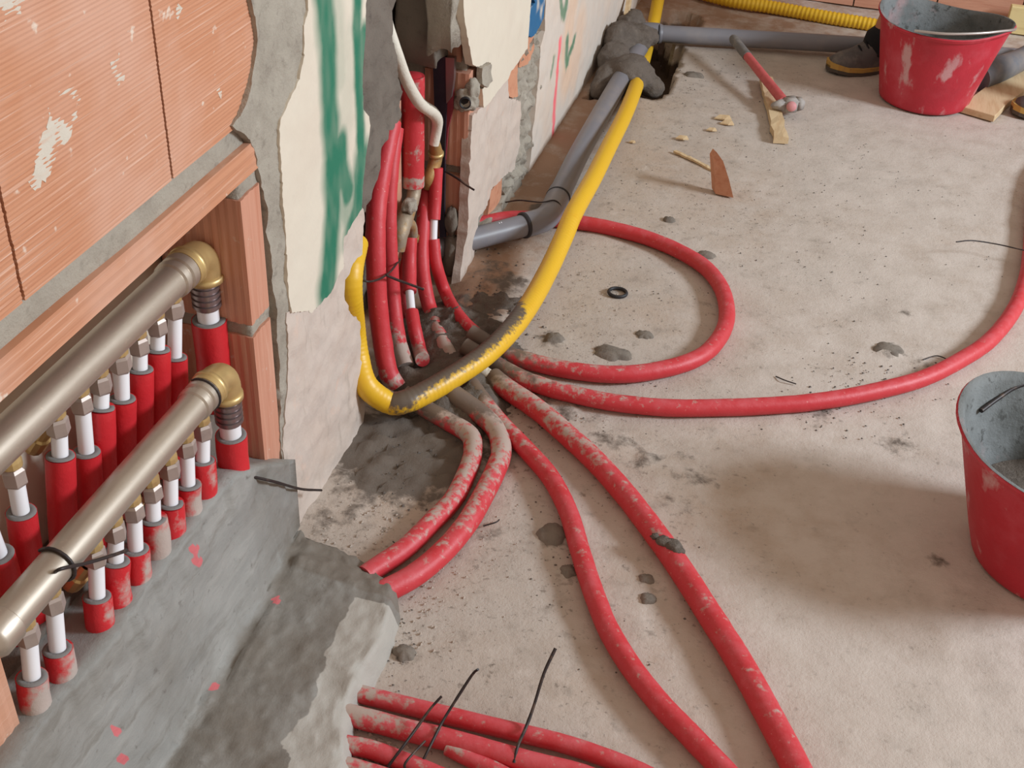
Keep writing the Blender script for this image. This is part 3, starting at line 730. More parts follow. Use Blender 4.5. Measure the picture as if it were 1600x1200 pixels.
# the two big supply drops under the elbows
def drop(x, y, ztop, zs, zend, r, rs, label, dirt=0):
    t = empty('supply_pipe', (x, y, zend), label, 'pipe', 'thick supply pipes under the brass elbows')
    bm = bmesh.new(); h = .040
    prof = [(r*1.0, 0)]
    for k in range(5):
        z = -k*.008; prof += [(r*1.32, z), (r*1.32, z-.0045), (r*1.16, z-.0055), (r*1.16, z-.0075)]
    prof += [(r*1.0, -h)]
    lathe(bm, prof, Vector((x, y, ztop)), Vector((0, 0, 1)), 22); bmesh.ops.recalc_face_normals(bm, faces=bm.faces)
    sharp(link('press_sleeve', bm, M['steel'], t), 35)
    tube('pipe', [Vector((x, y, ztop-h+.006)), Vector((x, y, zs)), Vector((x, y, zs-.03))], r, M['white_pipe'], t, 20, 0.02)
    s = tube('sleeve', [Vector((x, y, zs)), Vector((x-.002, y+.001, (zs+zend)/2)), Vector((x-.002, y, zend))], rs, M['red_new'], t, 22, 0.006, True, 0.04, None,
             (lambda tt, s_, d, q: dirt*(1-(q.z-zend)/.06)) if dirt else None)
    bm = bmesh.new(); lathe(bm, [(r*1.02, -.001), (r*1.05, .0012), (rs*.92, .0014), (rs*.97, -.0005)], Vector((x, y, zs)), Vector((0, 0, 1)), 22)
    bmesh.ops.recalc_face_normals(bm, faces=bm.faces); link('foam_rim', bm, M['foam'], s)
drop(XU, 1.106, ZU-.036, W(326, 500, XU).z, 0.14, 0.0135, 0.0215, 'thick red sleeved supply pipe under the upper brass elbow beside the brick jamb')
drop(XL+.002, 1.031, ZL-.034, W(366, 670, XL).z, 0.19, 0.0130, 0.0195, 'thick red sleeved supply pipe under the lower brass elbow, foot in mortar', .5)

# ================================================================== SECOND NICHE: sleeves, valve, channel
def trip(l): return [F(t[1], t[2], t[3]) if t[0] == 'F' else W(*t) for t in l]
def nsleeve(pts, r, label, dirt_from=0.7, dmax=.7, gap=None, base=.1):
    P = trip(pts); n = len(P)-1
    t = empty('insulated_pipe', P[-1], label, 'pipe', 'red sleeved risers in the second niche')
    def dr(tt, s, d, q): 
        k = tt/n; v = base+(dmax-base)*max(0, (k-dirt_from)/(1-dirt_from))
        if d is not None: v += .18*d.x*(-1)+.12*d.z
        return v
    if gap is None:
        tube('sleeve', P, r, M['red'], t, 16, 0.006, True, 0.03, (0.0055, 0.012), dr)
    else:
        i0, i1 = gap
        tube('sleeve', P[:i0+1], r, M['red'], t, 16, 0.006, True, 0.03, (0.0055, 0.012), lambda tt, s, d, q: base)
        tube('pipe', [P[i0]+(P[i0-1]-P[i0])*.1, P[i0], P[i1], P[i1]+(P[i1+1]-P[i1])*.1], r*.62, M['white_pipe'], t, 14, 0.01)
        tube('sleeve', P[i1:], r, M['red'], t, 16, 0.006, True, 0.03, (0.0055, 0.012), lambda tt, s, d, q: dr(tt+i1, s, d, q))
    return t
nsleeve([(612, 190, -.05), (596, 270, -.045), (588, 330, -.036), (587, 400, -.026), (590, 470, -.016), (597, 530, -.004), (606, 580, .012), (620, 605, .03)], .0165, 'thickest red sleeved riser, leftmost in the second niche beside the yellow hose', .75, .62)
nsleeve([(618, 200, -.068), (610, 270, -.062), (607, 330, -.056), (609, 400, -.046), (614, 470, -.034), (622, 530, -.008), ('F', 634, 572, .022)], .0145, 'red sleeved riser second from the left, whitish mortar at its foot', .7, .85)
nsleeve([(634, 400, -.085), (631, 430, -.08), (630, 470, -.072), (633, 510, -.060), (637, 530, -.05)], .0120, 'short red sleeved riser half hidden behind its neighbours under the brass fitting', .7, .5)
nsleeve([(641, 372, -.052), (640, 415, -.044), (640, 456, -.028), (643, 487, -.014), (648, 515, .003), (655, 545, .019), ('F', 660, 562, .036)], .0125, 'red sleeved riser with a short white gap low in the second niche', .6, .5, (2, 3))
nsleeve([(667, 290, -.066), (662, 340, -.056), (659, 400, -.044), (664, 450, -.024), (674, 490, -.002), ('F', 690, 530, .02), ('F', 705, 560, .008)], .0140, 'red sleeved riser behind the brass fitting, bending into the mortar heap', .55, .75)
nsleeve([(682, 262, -.044), (680, 310, -.040), (678, 343, -.036), (677, 374, -.031), (682, 415, -.018), (697, 460, .004), ('F', 718, 495, .030), ('F', 745, 522, .028), ('F', 772, 545, .018)], .0120, 'rightmost red sleeved riser with a white gap, sweeping out to the floor', .75, .6, (2, 3))
# big red sleeve at the top with cement streaks
P = trip([(645, 118, -.075), (645, 200, -.075), (645, 290, -.073)])
t = empty('insulated_pipe', P[-1], 'wide red sleeve with grey cement streaks hanging high in the second niche', 'pipe')
tube('sleeve', P, .0210, M['red'], t, 20, .006, True, .03, None, lambda tt, s, d, q: .22+.38*max(0, nz(q.z*30, q.y*90, 3))+(.3 if tt > 1.8 else 0))
bm = bmesh.new(); c = P[0]; lathe(bm, [(0, .003), (.012, .002), (.0205, -.002)], c, Vector((0, 0, 1)), 18); bmesh.ops.recalc_face_normals(bm, faces=bm.faces); link('sleeve_top', bm, M['red'], t)
# cement caked brass valve below it
P = trip([(648, 284, -.070), (645, 310, -.068), (636, 335, -.066), (626, 360, -.064), (622, 392, -.064)])
t = empty('valve', P[-1], 'cement caked brass fitting below the wide red sleeve', 'valve')
dd = lambda tt, s, d, q: .62
tube('valve_body', P, .0125, M['old_brass'], t, 14, .005, True, .10, None, dd, radii=[1.15, 1.0, 1.15, 1.35, .95])
bm = bmesh.new(); blob(bm, W(640, 322, -.06), (.014, .018, .014), .35, seed=2); 
link('cement_lump', bm, M['mortar'], t)
tube('stub', trip([(632, 345, -.062), (642, 352, -.060), (645, 368, -.060)]), .0105, M['old_brass'], t, 12, .005, True, .08, None, dd)
bm = bmesh.new(); c = W(645, 371, -.060); lathe(bm, [(0, .004), (.0125, .004), (.0135, 0), (.0125, -.006), (0, -.006)], c, Vector((.1, 0, 1)), 6); bmesh.ops.recalc_face_normals(bm, faces=bm.faces); link('nut', bm, M['old_brass'], t, False)
# white plastic pipe smeared with cement and the brass union under it
P = trip([(596, 0, -.075), (606, 40, -.06), (618, 78, -.045), (635, 125, -.041), (655, 160, -.038), (676, 176, -.036), (683, 188, -.038), (682, 205, -.042), (678, 226, -.046)])
t = empty('water_pipe', P[-1], 'white plastic pipe smeared with grey cement bending across the wide red sleeve', 'pipe')
tube('pipe', P, .0095, M['dirty_pipe'], t, 16, .005, True, .04, None, lambda tt, s, d, q: .12+.55*(1 if d is not None and d.z-.3*d.x > .0 and 3.4 < tt < 6.4 else 0)+.3*max(0, nz(q.z*50, q.y*50)), radii=[1, 1, 1.05, 1.05, 1.1, 1.15, 1.1, 1.05, .95])
P = trip([(679, 222, -.046), (681, 240, -.048), (678, 258, -.050), (670, 278, -.054), (668, 292, -.058)])
t = empty('pipe_union', P[-1], 'dull brass union joining the white plastic pipe to a red riser', 'fitting')
tube('union_body', P, .0115, M['old_brass'], t, 14, .005, True, .05, None, lambda tt, s, d, q: .25, radii=[.85, 1.15, 1.1, .95, .8])
bm = bmesh.new(); c = P[1]; lathe(bm, [(.012, .004), (.0150, .003), (.0150, -.003), (.012, -.004)], c, P[2]-P[0], 18); bmesh.ops.recalc_face_normals(bm, faces=bm.faces); link('union_ring', bm, M['brass'], t)
# dark metal channel against the reveal
def prism(name, pl, y0, y1, material, parent, sm=False):
    bm = bmesh.new(); a = [bm.verts.new((x, y0, z)) for x, z in pl]; b = [bm.verts.new((x, y1, z)) for x, z in pl]
    for i in range(len(pl)):
        k = (i+1) % len(pl); bm.faces.new((a[i], a[k], b[k], b[i]))
    bm.faces.new(a); bm.faces.new(list(reversed(b))); bmesh.ops.recalc_face_normals(bm, faces=bm.faces)
    return link(name, bm, material, parent, sm)
def onY(l, y): return [(FY(px, py, y).x, FY(px, py, y).z) for px, py in l]
t = empty('metal_channel', FY(690, 340, 1.985), 'dark blue-grey metal channel standing behind the red risers by the brick jamb', 'channel')
prism('channel_web', onY([(677, 88), (699, 88), (699, 150), (696, 230), (695, 340), (697, 370), (688, 370), (682, 250)], 1.985), 1.982, 1.988, M['plate'], t)
prism('channel_flange', onY([(698, 88), (712, 89), (711, 120), (707, 150), (699, 160)], 1.985), 1.978, 1.990, M['steel'], t)
prism('red_strip', onY([(700, 150), (710, 120), (709, 168), (701, 200), (697, 250), (696, 200)], 1.99), 1.986, 1.992, M['plate_red'], t)
patch('mortar_mass', [(566, -30), (617, -30), (613, 55), (619, 110), (628, 150), (625, 185), (607, 207), (592, 262), (576, 322), (566, 338), (556, 330), (556, 100)], -0.020, 0.05, 0.008, M['dark_mortar'], wall, 0.004, 0.010, plane=-.02)
# strip of clay seen behind the sleeves
rough_box('brick', (-0.14, 1.825, -0.02), (-0.088, 1.872, 0.385), M['jamb'], wall, 6, .003, 30)
# dark stub of mortared pipe low on the jamb
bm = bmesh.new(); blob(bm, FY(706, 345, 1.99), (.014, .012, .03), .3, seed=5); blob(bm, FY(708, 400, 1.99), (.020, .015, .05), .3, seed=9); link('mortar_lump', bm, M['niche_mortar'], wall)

# ================================================================== HOSES ON THE FLOOR
def fhose(name, px, r, label, group=None, dirt=None, mud=None, cat='hose', mt=None, dust=.36, pre=(), post=(), seg=18, lump=.025):
    P = list(pre)+[F(a[0], a[1], (r+(a[2] if len(a) > 2 else 0)+.002)) for a in px]+list(post)
    n = len(P)-1
    def dr(tt, s, d, q):
        v = lerp_tab(tt, dirt) if dirt else 0.0
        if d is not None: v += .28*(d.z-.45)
        return v
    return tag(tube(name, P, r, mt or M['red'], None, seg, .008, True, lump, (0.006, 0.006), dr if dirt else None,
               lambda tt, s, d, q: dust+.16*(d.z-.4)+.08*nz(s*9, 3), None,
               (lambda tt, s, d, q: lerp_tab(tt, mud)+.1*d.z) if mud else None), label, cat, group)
hg = 'red insulated heating hoses on the floor'
fhose('insulated_hose', [(735, 520, .02), (790, 552, .004), (840, 568), (900, 580), (960, 585), (1020, 580), (1080, 564), (1115, 540), (1135, 502), (1131, 460), (1110, 426), (1075, 400), (1020, 375), (960, 358), (900, 347), (845, 342), (795, 341), (745, 350)],
      .0155, 'red insulated hose looping round to the grey drain elbow', hg, [(0, .4), (2, .38), (5, .1), (17, .1)], [(0, .9), (1, .6), (2, .36), (3, .1)])
fhose('insulated_hose', [(725, 540, .02), (775, 570, .003), (830, 597), (890, 615), (960, 629), (1040, 637), (1120, 637), (1200, 634), (1280, 627), (1360, 613), (1440, 592), (1500, 563), (1546, 532), (1582, 488), (1602, 440), (1610, 390), (1613, 340), (1622, 290), (1646, 250), (1720, 225), (1900, 215), (2200, 240)],
      .0150, 'long red insulated hose crossing to the right photo edge', hg, [(0, .45), (2, .42), (4, .28), (6, .1), (18, .05)], [(0, .9), (1, .6), (2, .4), (3, .2), (4, 0)])
P3 = [(770, 590), (790, 606), (840, 640), (880, 674), (930, 720), (980, 776), (1030, 842), (1067, 895), (1110, 962), (1160, 1042), (1208, 1130), (1246, 1204), (1285, 1290), (1400, 1560), (1500, 1900)]
h3 = fhose('insulated_hose', P3, .0178, 'thickest red insulated hose running to the bottom photo edge with a mortar clump on it', hg, [(0, .6), (2, .40), (3, .42), (5, .16), (12, .12)], [(0, .8), (1, .35), (2, .05)])
tube('bare_pipe_end', [F(735, 560, .05), F(750, 575, .035), F(772, 592, .022), F(785, 602, .02)], .0105, M['dirty_pipe'], h3, 14, .006, True, .06, None, lambda tt, s, d, q: .4)['label'] = 'white cement smeared pipe end'
bm = bmesh.new()
for k, (a, b, rr) in enumerate([(1038, 846, .010), (1052, 853, .012), (1024, 838, .006), (1060, 860, .008)]): blob(bm, F(a, b, .036), (rr*1.2, rr, rr*.6), .5, sub=2, seed=k*3)
link('mortar_clump', bm, M['heap'], h3)
fhose('insulated_hose', [(735, 600, .01), (757, 630, .006), (785, 664), (820, 700), (860, 746), (888, 800), (906, 860), (926, 922), (950, 982), (986, 1042), (1030, 1098), (1082, 1153), (1136, 1210), (1200, 1288), (1275, 1430), (1320, 1700)],
      .0148, 'slimmer red insulated hose left of the thickest one, running to the bottom photo edge', hg, [(0, .5), (2, .36), (4, .15), (12, .12)], [(0, .9), (1, .5), (2, .2), (3, 0)])
fhose('insulated_hose', [(700, 610, .02), (745, 642, .006), (775, 672), (783, 706), (773, 738), (753, 778), (726, 823), (688, 866), (646, 900), (603, 923), (580, 935)],
      .0165, 'right one of two short red hoses bending into the mortar bed', hg, [(0, .4), (2, .58), (3, .52), (4, .36), (6, .3), (8, .12), (10, .1)], [(0, .95), (1, .62), (2, .2), (3, 0)])
fhose('insulated_hose', [(630, 615, .02), (663, 637, .006), (703, 660), (734, 680), (739, 705), (732, 732), (710, 778), (676, 815), (634, 856), (590, 886), (570, 900)],
      .0152, 'left one of two short red hoses bending into the mortar bed', hg, [(0, .4), (2, .5), (3, .62), (5, .40), (7, .32), (9, .2)], [(0, .95), (1, .62), (2, .45), (3, .2), (4, 0)])
bg_ = 'red insulated hoses at the bottom photo edge'
fhose('insulated_hose', [(545, 1080), (578, 1088), (650, 1106), (712, 1121), (790, 1140), (869, 1159), (930, 1178), (1000, 1206), (1060, 1240), (1120, 1295), (1155, 1400), (1165, 1600)], .0115, 'upper hose of the wired red pair leaving the mortar bed', bg_, [(0, .55), (1, .42), (2, .15), (8, .1)], dust=.45)
fhose('insulated_hose', [(535, 1114), (580, 1126), (640, 1142), (700, 1156), (770, 1175), (830, 1192), (910, 1212), (985, 1246), (1045, 1305), (1085, 1410), (1095, 1600)], .0135, 'lower hose of the wired red pair leaving the mortar bed', bg_, [(0, .6), (1, .48), (3, .15), (7, .1)], dust=.45)
fhose('insulated_hose', [(535, 1162), (575, 1170), (620, 1186), (670, 1206), (740, 1240), (850, 1315), (915, 1420), (935, 1600)], .0115, 'short red hose end in the bottom corner under the tie wires, beside pale rubble', bg_, [(0, .4), (2, .15), (4, .1)], dust=.45)
fhose('insulated_hose', [(525, 1194), (565, 1204), (620, 1222), (680, 1255), (780, 1340), (830, 1430), (845, 1600)], .0115, 'lowest red hose, only its top showing at the bottom photo edge', bg_, [(0, .5), (3, .15)], dust=.45)
fhose('insulated_hose', [(700, 1168, .0), (735, 1186), (790, 1212), (850, 1255), (945, 1325), (1000, 1420), (1012, 1600)], .010, 'thin red hose end below the wired pair, half cut off by the bottom photo edge', bg_, [(0, .4), (3, .15)], dust=.45)

# yellow gas hose
YP = [W(556, 380, -.03), W(548, 420, -.014), W(547, 460, -.012), W(552, 510, -.022), W(558, 556, -.014), W(572, 602, .010)]+[F(606, 628, .05), F(632, 628, .052), F(668, 612, .055), F(714, 585, .06), F(760, 553, .062), F(801, 512, .062), F(832, 468, .06), F(859, 418, .058), F(881, 370, .07), F(897, 332, .082),
      F(926, 280, .075), F(951, 230, .06), F(976, 180, .045), F(993, 137, .03), F(1004, 100, .0), F(1014, 62, -.026), F(1022, 32, -.004), F(1030, -8, .04), F(1040, -50, .08)]
def ydirt(tt, s, d, q):
    if tt < 4.5 or tt > 11.8: return 0.0
    v = lerp_tab(tt, [(4.5, .0), (6, .70), (7, 1.1), (8, .80), (11.3, .76), (11.7, .0)])
    if d is None: return v*.5
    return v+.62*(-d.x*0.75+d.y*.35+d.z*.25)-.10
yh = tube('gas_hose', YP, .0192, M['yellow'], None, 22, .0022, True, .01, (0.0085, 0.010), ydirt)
tag(yh, 'yellow gas hose curving over the red hoses along the wall, mud on its lower bend', 'hose')

# grey drain
ZD = .034
def dtube(px, r, name, parent, mt=None, z=ZD): return tube(name, [F(a, b, z) for a, b in px], r, mt or M['pvc'], parent, 24, .02, True)
dr_ = empty('drain_pipe', F(850, 335, 0), 'grey plastic drain pipe along the wall with an elbow into the masonry', 'drain pipe')
EL = [F(728, 376, ZD), F(778, 363, ZD), F(824, 351, ZD)]; EL[0] = EL[0]-(EL[2]-EL[0]).normalized()*.12
tube('inlet_pipe', EL, .0232, M['pvc'], dr_, 24, .02)
elb = tube('elbow', [F(818, 352, ZD), F(838, 347, ZD), F(852, 341, ZD), F(862, 330, ZD), F(869, 315, ZD), F(876, 300, ZD)], .0262, M['pvc'], dr_, 26, .004)
def ring(name, c, d, r, wd, mt, parent):
    bm = bmesh.new(); lathe(bm, [(r*.93, -wd/2), (r*1.05, -wd*.3), (r*1.07, 0), (r*1.05, wd*.3), (r*.93, wd/2)], c, d, 28); bmesh.ops.recalc_face_normals(bm, faces=bm.faces); return link(name, bm, mt, parent)
ring('seal_ring', F(819, 352, ZD), EL[2]-EL[0], .0262, .010, M['rubber'], elb)
ring('seal_ring', F(872, 310, ZD), F(880, 290, ZD)-F(866, 322, ZD), .0262, .008, M['rubber'], elb)
dtube([(872, 308), (905, 240), (945, 168), (985, 98), (1000, 74)], .0243, 'straight_pipe', dr_)
bm = bmesh.new(); q = W(778, 355, 0); 
lab_ = bm; d_ax = (EL[2]-EL[0]).normalized(); c = F(779, 362, ZD)
for k in range(3):
    pts = [c+d_ax*(.0025*k-.003)+ (Vector((0, 0, 1))*math.cos(a)+d_ax.cross(Vector((0, 0, 1)))*math.sin(a))*.0236 for a in (.15, .35, .5, .65, .8)]
    if k == 1: pts = pts[1:4]
    for u, v in zip(pts, pts[1:]):
        vs = [bm.verts.new(u), bm.verts.new(v), bm.verts.new(v+d_ax*.0018), bm.verts.new(u+d_ax*.0018)]; bm.faces.new(vs)
link('print_mark', bm, M['white_pipe'], dr_, False)
d2 = empty('drain_pipe', F(1180, 70, 0), 'grey plastic drain pipe crossing the far end of the floor behind the hammer', 'drain pipe')
dtube([(1020, 52), (1160, 60), (1300, 68), (1440, 78), (1600, 90), (1700, 98)], .0248, 'straight_pipe', d2, M['pvc'], .034)
ring('socket', F(1018, 52, .034), F(1100, 56, .034)-F(1000, 51, .034), .0285, .06, M['pvc'], d2)
ring('seal_ring', F(1028, 53, .034), F(1100, 56, .034)-F(1000, 51, .034), .0275, .008, M['rubber'], d2)
tube('branch', [F(1610, 84, .06), F(1585, 98, .05), F(1550, 112, .042), F(1528, 122, .036)], .033, M['pvc_dark'], d2, 22, .01, True, radii=[.9, 1.0, 1.2, 1.15])
# mortar lump over the drain joint
bm = bmesh.new()
for k, (px, py, z, r) in enumerate([(972, 66, .045, (.055, .09, .055)), (962, 95, .035, (.05, .08, .045)), (995, 60, .048, (.055, .08, .042)), (985, 45, .03, (.05, .09, .05)), (984, 104, .05, (.045, .07, .034)), (1000, 120, .03, (.032, .08, .03)), (1016, 134, .0, (.04, .045, .03)),
                                 (950, 120, .025, (.03, .07, .04)), (966, 62, .06, (.03, .06, .05)), (1005, 57, .045, (.045, .045, .036)), (940, 138, .01, (.022, .05, .03))]): blob(bm, F(px, py, z), r, .10, sub=3, seed=k*2.7)
me_ = bpy.data.meshes.new('t'); bm.to_mesh(me_); bm.free(); ob_ = bpy.data.objects.new('t', me_); COL.objects.link(ob_)
md_ = ob_.modifiers.new('r', 'REMESH'); md_.mode = 'VOXEL'; md_.voxel_size = .006
md_ = ob_.modifiers.new('s', 'SMOOTH'); md_.factor = .6; md_.iterations = 8
nm_ = bpy.data.meshes.new_from_object(ob_.evaluated_get(bpy.context.evaluated_depsgraph_get())); bpy.data.objects.remove(ob_)
bm = bmesh.new(); bm.from_mesh(nm_); bm.normal_update()
for v in bm.verts: v.co += v.normal*(.010*fbm(v.co.x*16, v.co.y*16, v.co.z*16)+.003*fbm(v.co.x*70, v.co.y*70, v.co.z*70))
tag(link('mortar_lump', bm, M['heap']), 'dark grey mortar lump packed over the far drain joint in the corner', 'mortar')
t = F(976, 40, .09)
bm = bmesh.new(); a = W(976, 42, .03); b = W(988, -30, .012)
pth = [a, (a+b)/2, b]; fr = frames(pth)
for p0 in (0,):
    vs = []
    for p, (tt, n, bb) in zip((a, b), (fr[0], fr[2])):
        vs.append([bm.verts.new(p+Vector((sx*.006, sy*.016, 0))) for sx, sy in ((-1, -1), (1, -1), (1, 1), (-1, 1))])
    for i in range(4): bm.faces.new((vs[0][i], vs[0][(i+1) % 4], vs[1][(i+1) % 4], vs[1][i]))
    bm.faces.new(vs[0]); bm.faces.new(list(reversed(vs[1])))
bmesh.ops.recalc_face_normals(bm, faces=bm.faces)
tag(link('wooden_batten', bm, M['wood'], None, False), 'pale wooden batten standing on the mortar lump against the wall', 'batten')
# yellow corrugated hose at the far wall
P = [F(1090, -12, .022), F(1145, 2, .022), F(1210, 12, .022), F(1275, 24, .022), F(1335, 34, .022), F(1410, 46, .022), F(1500, 56, .022)]
tag(tube('corrugated_hose', P, .0195, M['yellow'], None, 18, .0032, True, 0, (0.0135, 0.07)), 'yellow corrugated hose lying along the foot of the far wall', 'hose')

# dark mortar heap around the outlets
def make_heap():
    G = [(F(px, py)[:2], r, h) for px, py, r, h in [(700, 508, .06, .050), (735, 545, .06, .050), (694, 588, .042, .048), (645, 608, .032, .040), (720, 640, .05, .030), (675, 640, .04, .026), (775, 575, .045, .034), (640, 565, .03, .004), (750, 535, .05, .045), (620, 592, .03, .035), (790, 610, .04, .016), (720, 665, .04, .018), (672, 540, .04, .030), (725, 632, .05, .030), (682, 632, .04, .030), (735, 612, .045, .03), (760, 650, .04, .014), (770, 470, .06, .018)]]
    xs = [-.13+i*.005 for i in range(86)]; ys = [1.30+i*.005 for i in range(140)]
    bm = bmesh.new(); g = {}
    for j, y in enumerate(ys):
        for i, x in enumerate(xs):
            h = sum(a*math.exp(-((x-c[0])**2+(y-c[1])**2)/(r*r)) for c, r, a in G)
            h = .062*math.tanh(h/.062)
            z = h*(.9+.30*fbm(x*17, y*17, 2))+.0065*fbm(x*55, y*55, 5)*min(1, h*90)+.002*fbm(x*140, y*140, 5)*min(1, h*40)-.011
            g[i, j] = bm.verts.new((x, y, z))
    for j in range(len(ys)-1):
        for i in range(len(xs)-1):
            q = (g[i, j], g[i+1, j], g[i+1, j+1], g[i, j+1])
            if max(v.co.z for v in q) > -.004: bm.faces.new(q)
    for v in [v for v in bm.verts if not v.link_faces]: bm.verts.remove(v)
    tag(link('mortar_heap', bm, M['heap']), 'dark wet mortar heap where the red hoses leave the second niche', 'mortar')
make_heap()

# mortar splats lying on the floor
SP = [(957, 553, .040, .024, 'large dark mortar splat inside the red hose loop', 1), (1007, 526, .019, .017, 'round dark mortar splat right of the large one inside the loop', 2), (1045, 345, .017, .012, 'small dark mortar splat above the red hose loop', 3),
      (1103, 400, .020, .016, 'dark mortar splat just outside the top right of the loop', 4), (865, 836, .024, .030, 'flat dark mortar splat left of the slimmer red hose', 5), (1012, 938, .014, .013, 'small dark mortar lump between the two long red hoses', 6),
      (1010, 908, .013, .012, 'crumbly brown mortar spot above the small lump between the two long hoses', 7), (888, 895, .014, .014, 'rough mortar spot against the slimmer hose', 8), (1085, 118, .030, .016, 'dark mortar splat beside the far floor hole', 9),
      (1388, 547, .028, .024, 'faint grey mortar splat above the long hose on the right', 10), (632, 1020, .016, .014, 'mortar spot beside the pale edge of the mortar bed', 11), (866, 530, .020, .020, 'blurred dark mortar splat near the yellow hose bend', 12)]
for px, py, rx, ry, lab, sd in SP:
    c = F(px, py, 0); bm = bmesh.new(); n = 28; ce = bm.verts.new((c.x, c.y, .0075)); R1 = []; R2 = []
    for k in range(n):
        a = 2*PI*k/n; q = 1+.28*nz(math.cos(a)*1.6+sd, math.sin(a)*1.6)+.16*nz(math.cos(a)*5+sd, math.sin(a)*5)
        R1.append(bm.verts.new((c.x+rx*q*.75*math.cos(a), c.y+ry*q*.75*math.sin(a), .0062+.002*nz(a*3, sd)))); R2.append(bm.verts.new((c.x+rx*q*math.cos(a), c.y+ry*q*math.sin(a), -.002)))
    for k in range(n):
        k2 = (k+1) % n; bm.faces.new((ce, R1[k], R1[k2])); bm.faces.new((R1[k], R2[k], R2[k2], R1[k2]))
    tag(link('mortar_splat', bm, M['splat'] if 'splat' in M else M['heap']), lab, 'mortar', 'mortar splats on the floor')

# ================================================================== TIE WIRES
def wire(pts, label, r=.0016, group='black tie wires'):
    return tag(tube('tie_wire', pts, r, M['wire'], None, 8, .004, True, .15), label, 'wire', group)
def loop_about(c, axis, r, a0, a1, n=14):
    axis = axis.normalized(); u = Vector((1, 0, 0)); u = (u-axis*u.dot(axis)).normalized(); v = axis.cross(u)
    return [c+(u*math.cos(a0+(a1-a0)*k/n)+v*math.sin(a0+(a1-a0)*k/n))*r for k in range(n+1)]
yy = W(85, 872, 0).y
wire(loop_about(Vector((XL, yy, ZL)), Vector((0, 1, 0)), .0202, -2.4, 1.9)+[W(92, 890, .02), W(135, 880, .022), W(175, 868, .024), W(198, 860, .02)], 'black tie wire round the left end of the lower manifold', .0019)
yy = W(318, 620, 0).y
wire(loop_about(Vector((XL, yy, ZL)), Vector((0, 1, 0)), .0212, -2.2, 2.6), 'black tie wire looped round the lower manifold beside its elbow', .0017)
wire([W(368, 748, .005), W(372, 740, .012), W(400, 746, .02), W(430, 753, .03), W(470, 764, .03), W(502, 766, .03)], 'bent black wire sticking out of the mortar at the foot of the brick jamb', .0019)
wire([W(562, 436, .0), W(575, 440, .012), W(590, 437, .012), W(603, 430, .004), W(612, 422, -.02), W(625, 405, -.035)], 'rusty tie wire gripping the leftmost risers in the second niche', .0018)
wire([W(603, 430, .006), W(620, 437, .008), W(645, 446, .01), W(661, 452, .012)], 'twisted rusty wire end poking out between the risers', .0022)
wire([FY(696, 268, 1.975), FY(715, 279, 1.965), FY(727, 288, 1.96), FY(741, 297, 1.955)], 'short straight black wire sticking out of the second niche jamb', .0021)
wire([F(790, 316, .03), F(812, 313, .05), F(845, 316, .058), F(866, 313, .062), F(876, 322, .05), F(877, 338, .03)], 'thin black wire over the grey drain elbow', .0016)
wire([F(747, 1046, .085), F(738, 1054, .075), F(712, 1094, .05), F(690, 1130, .034), F(672, 1166, .028), F(660, 1190, .02), F(652, 1206, .01)], 'bent tie wire standing over the red pair at the bottom, middle one', .0018)
wire([F(690, 1088, .06), F(672, 1108, .048), F(652, 1136, .036), F(630, 1166, .03), F(612, 1190, .02), F(602, 1204, .012)], 'short tie wire nearest the mortar bed over the red pair', .0018)
wire([F(868, 1013, .09), F(850, 1052, .07), F(835, 1100, .045), F(822, 1136, .030), F(809, 1166, .031), F(803, 1192, .022)], 'tall straight tie wire on the right of the red pair', .0021)
wire([F(664, 1158, .03), F(645, 1178, .034), F(632, 1196, .03), F(640, 1210, .01)], 'small curled wire among the lowest red hoses', .0016)
wire([F(1494, 378, .045), F(1520, 376, .04), F(1560, 382, .034), F(1600, 391, .034), F(1622, 394, .03)], 'thin black wire lying across the long hose at the right photo edge', .0014)
for a, lab in (([F(1442, 562, .004), F(1465, 556, .006), F(1490, 566, .006), F(1512, 570, .006)], 'stray dark wire on the floor in the shade left of the long hose'), ([F(1212, 588, .004), F(1226, 594, .007), F(1244, 600, .004)], 'tiny curl of wire lying beside the middle of the long hose'),
               ([F(755, 822, .006), F(775, 816, .01), F(780, 812, .008)], 'short wire scrap right of the short red hoses'), ([F(614, 846, .004), F(622, 852, .012), F(636, 848, .02)], 'short wire scrap under the left short red hose')): wire(a, lab, .0011)

# rubber ring
bm = bmesh.new(); c = F(965, 457, .004); rr = []
for k in range(30):
    a = 2*PI*k/30; ct = Vector((math.cos(a)*.0175, math.sin(a)*.0165, 0)); d = Vector((math.cos(a), math.sin(a), 0))
    rr.append([bm.verts.new(c+ct+d*.0032*math.cos(b)+Vector((0, 0, .0038*math.sin(b)))) for b in [2*PI*j/8 for j in range(8)]])
for k in range(30):
    for j in range(8): bm.faces.new((rr[k][j], rr[(k+1) % 30][j], rr[(k+1) % 30][(j+1) % 8], rr[k][(j+1) % 8]))
bmesh.ops.recalc_face_normals(bm, faces=bm.faces)
tag(link('sealing_ring', bm, M['rubber']), 'black rubber sealing ring lying inside the red hose loop', 'ring')

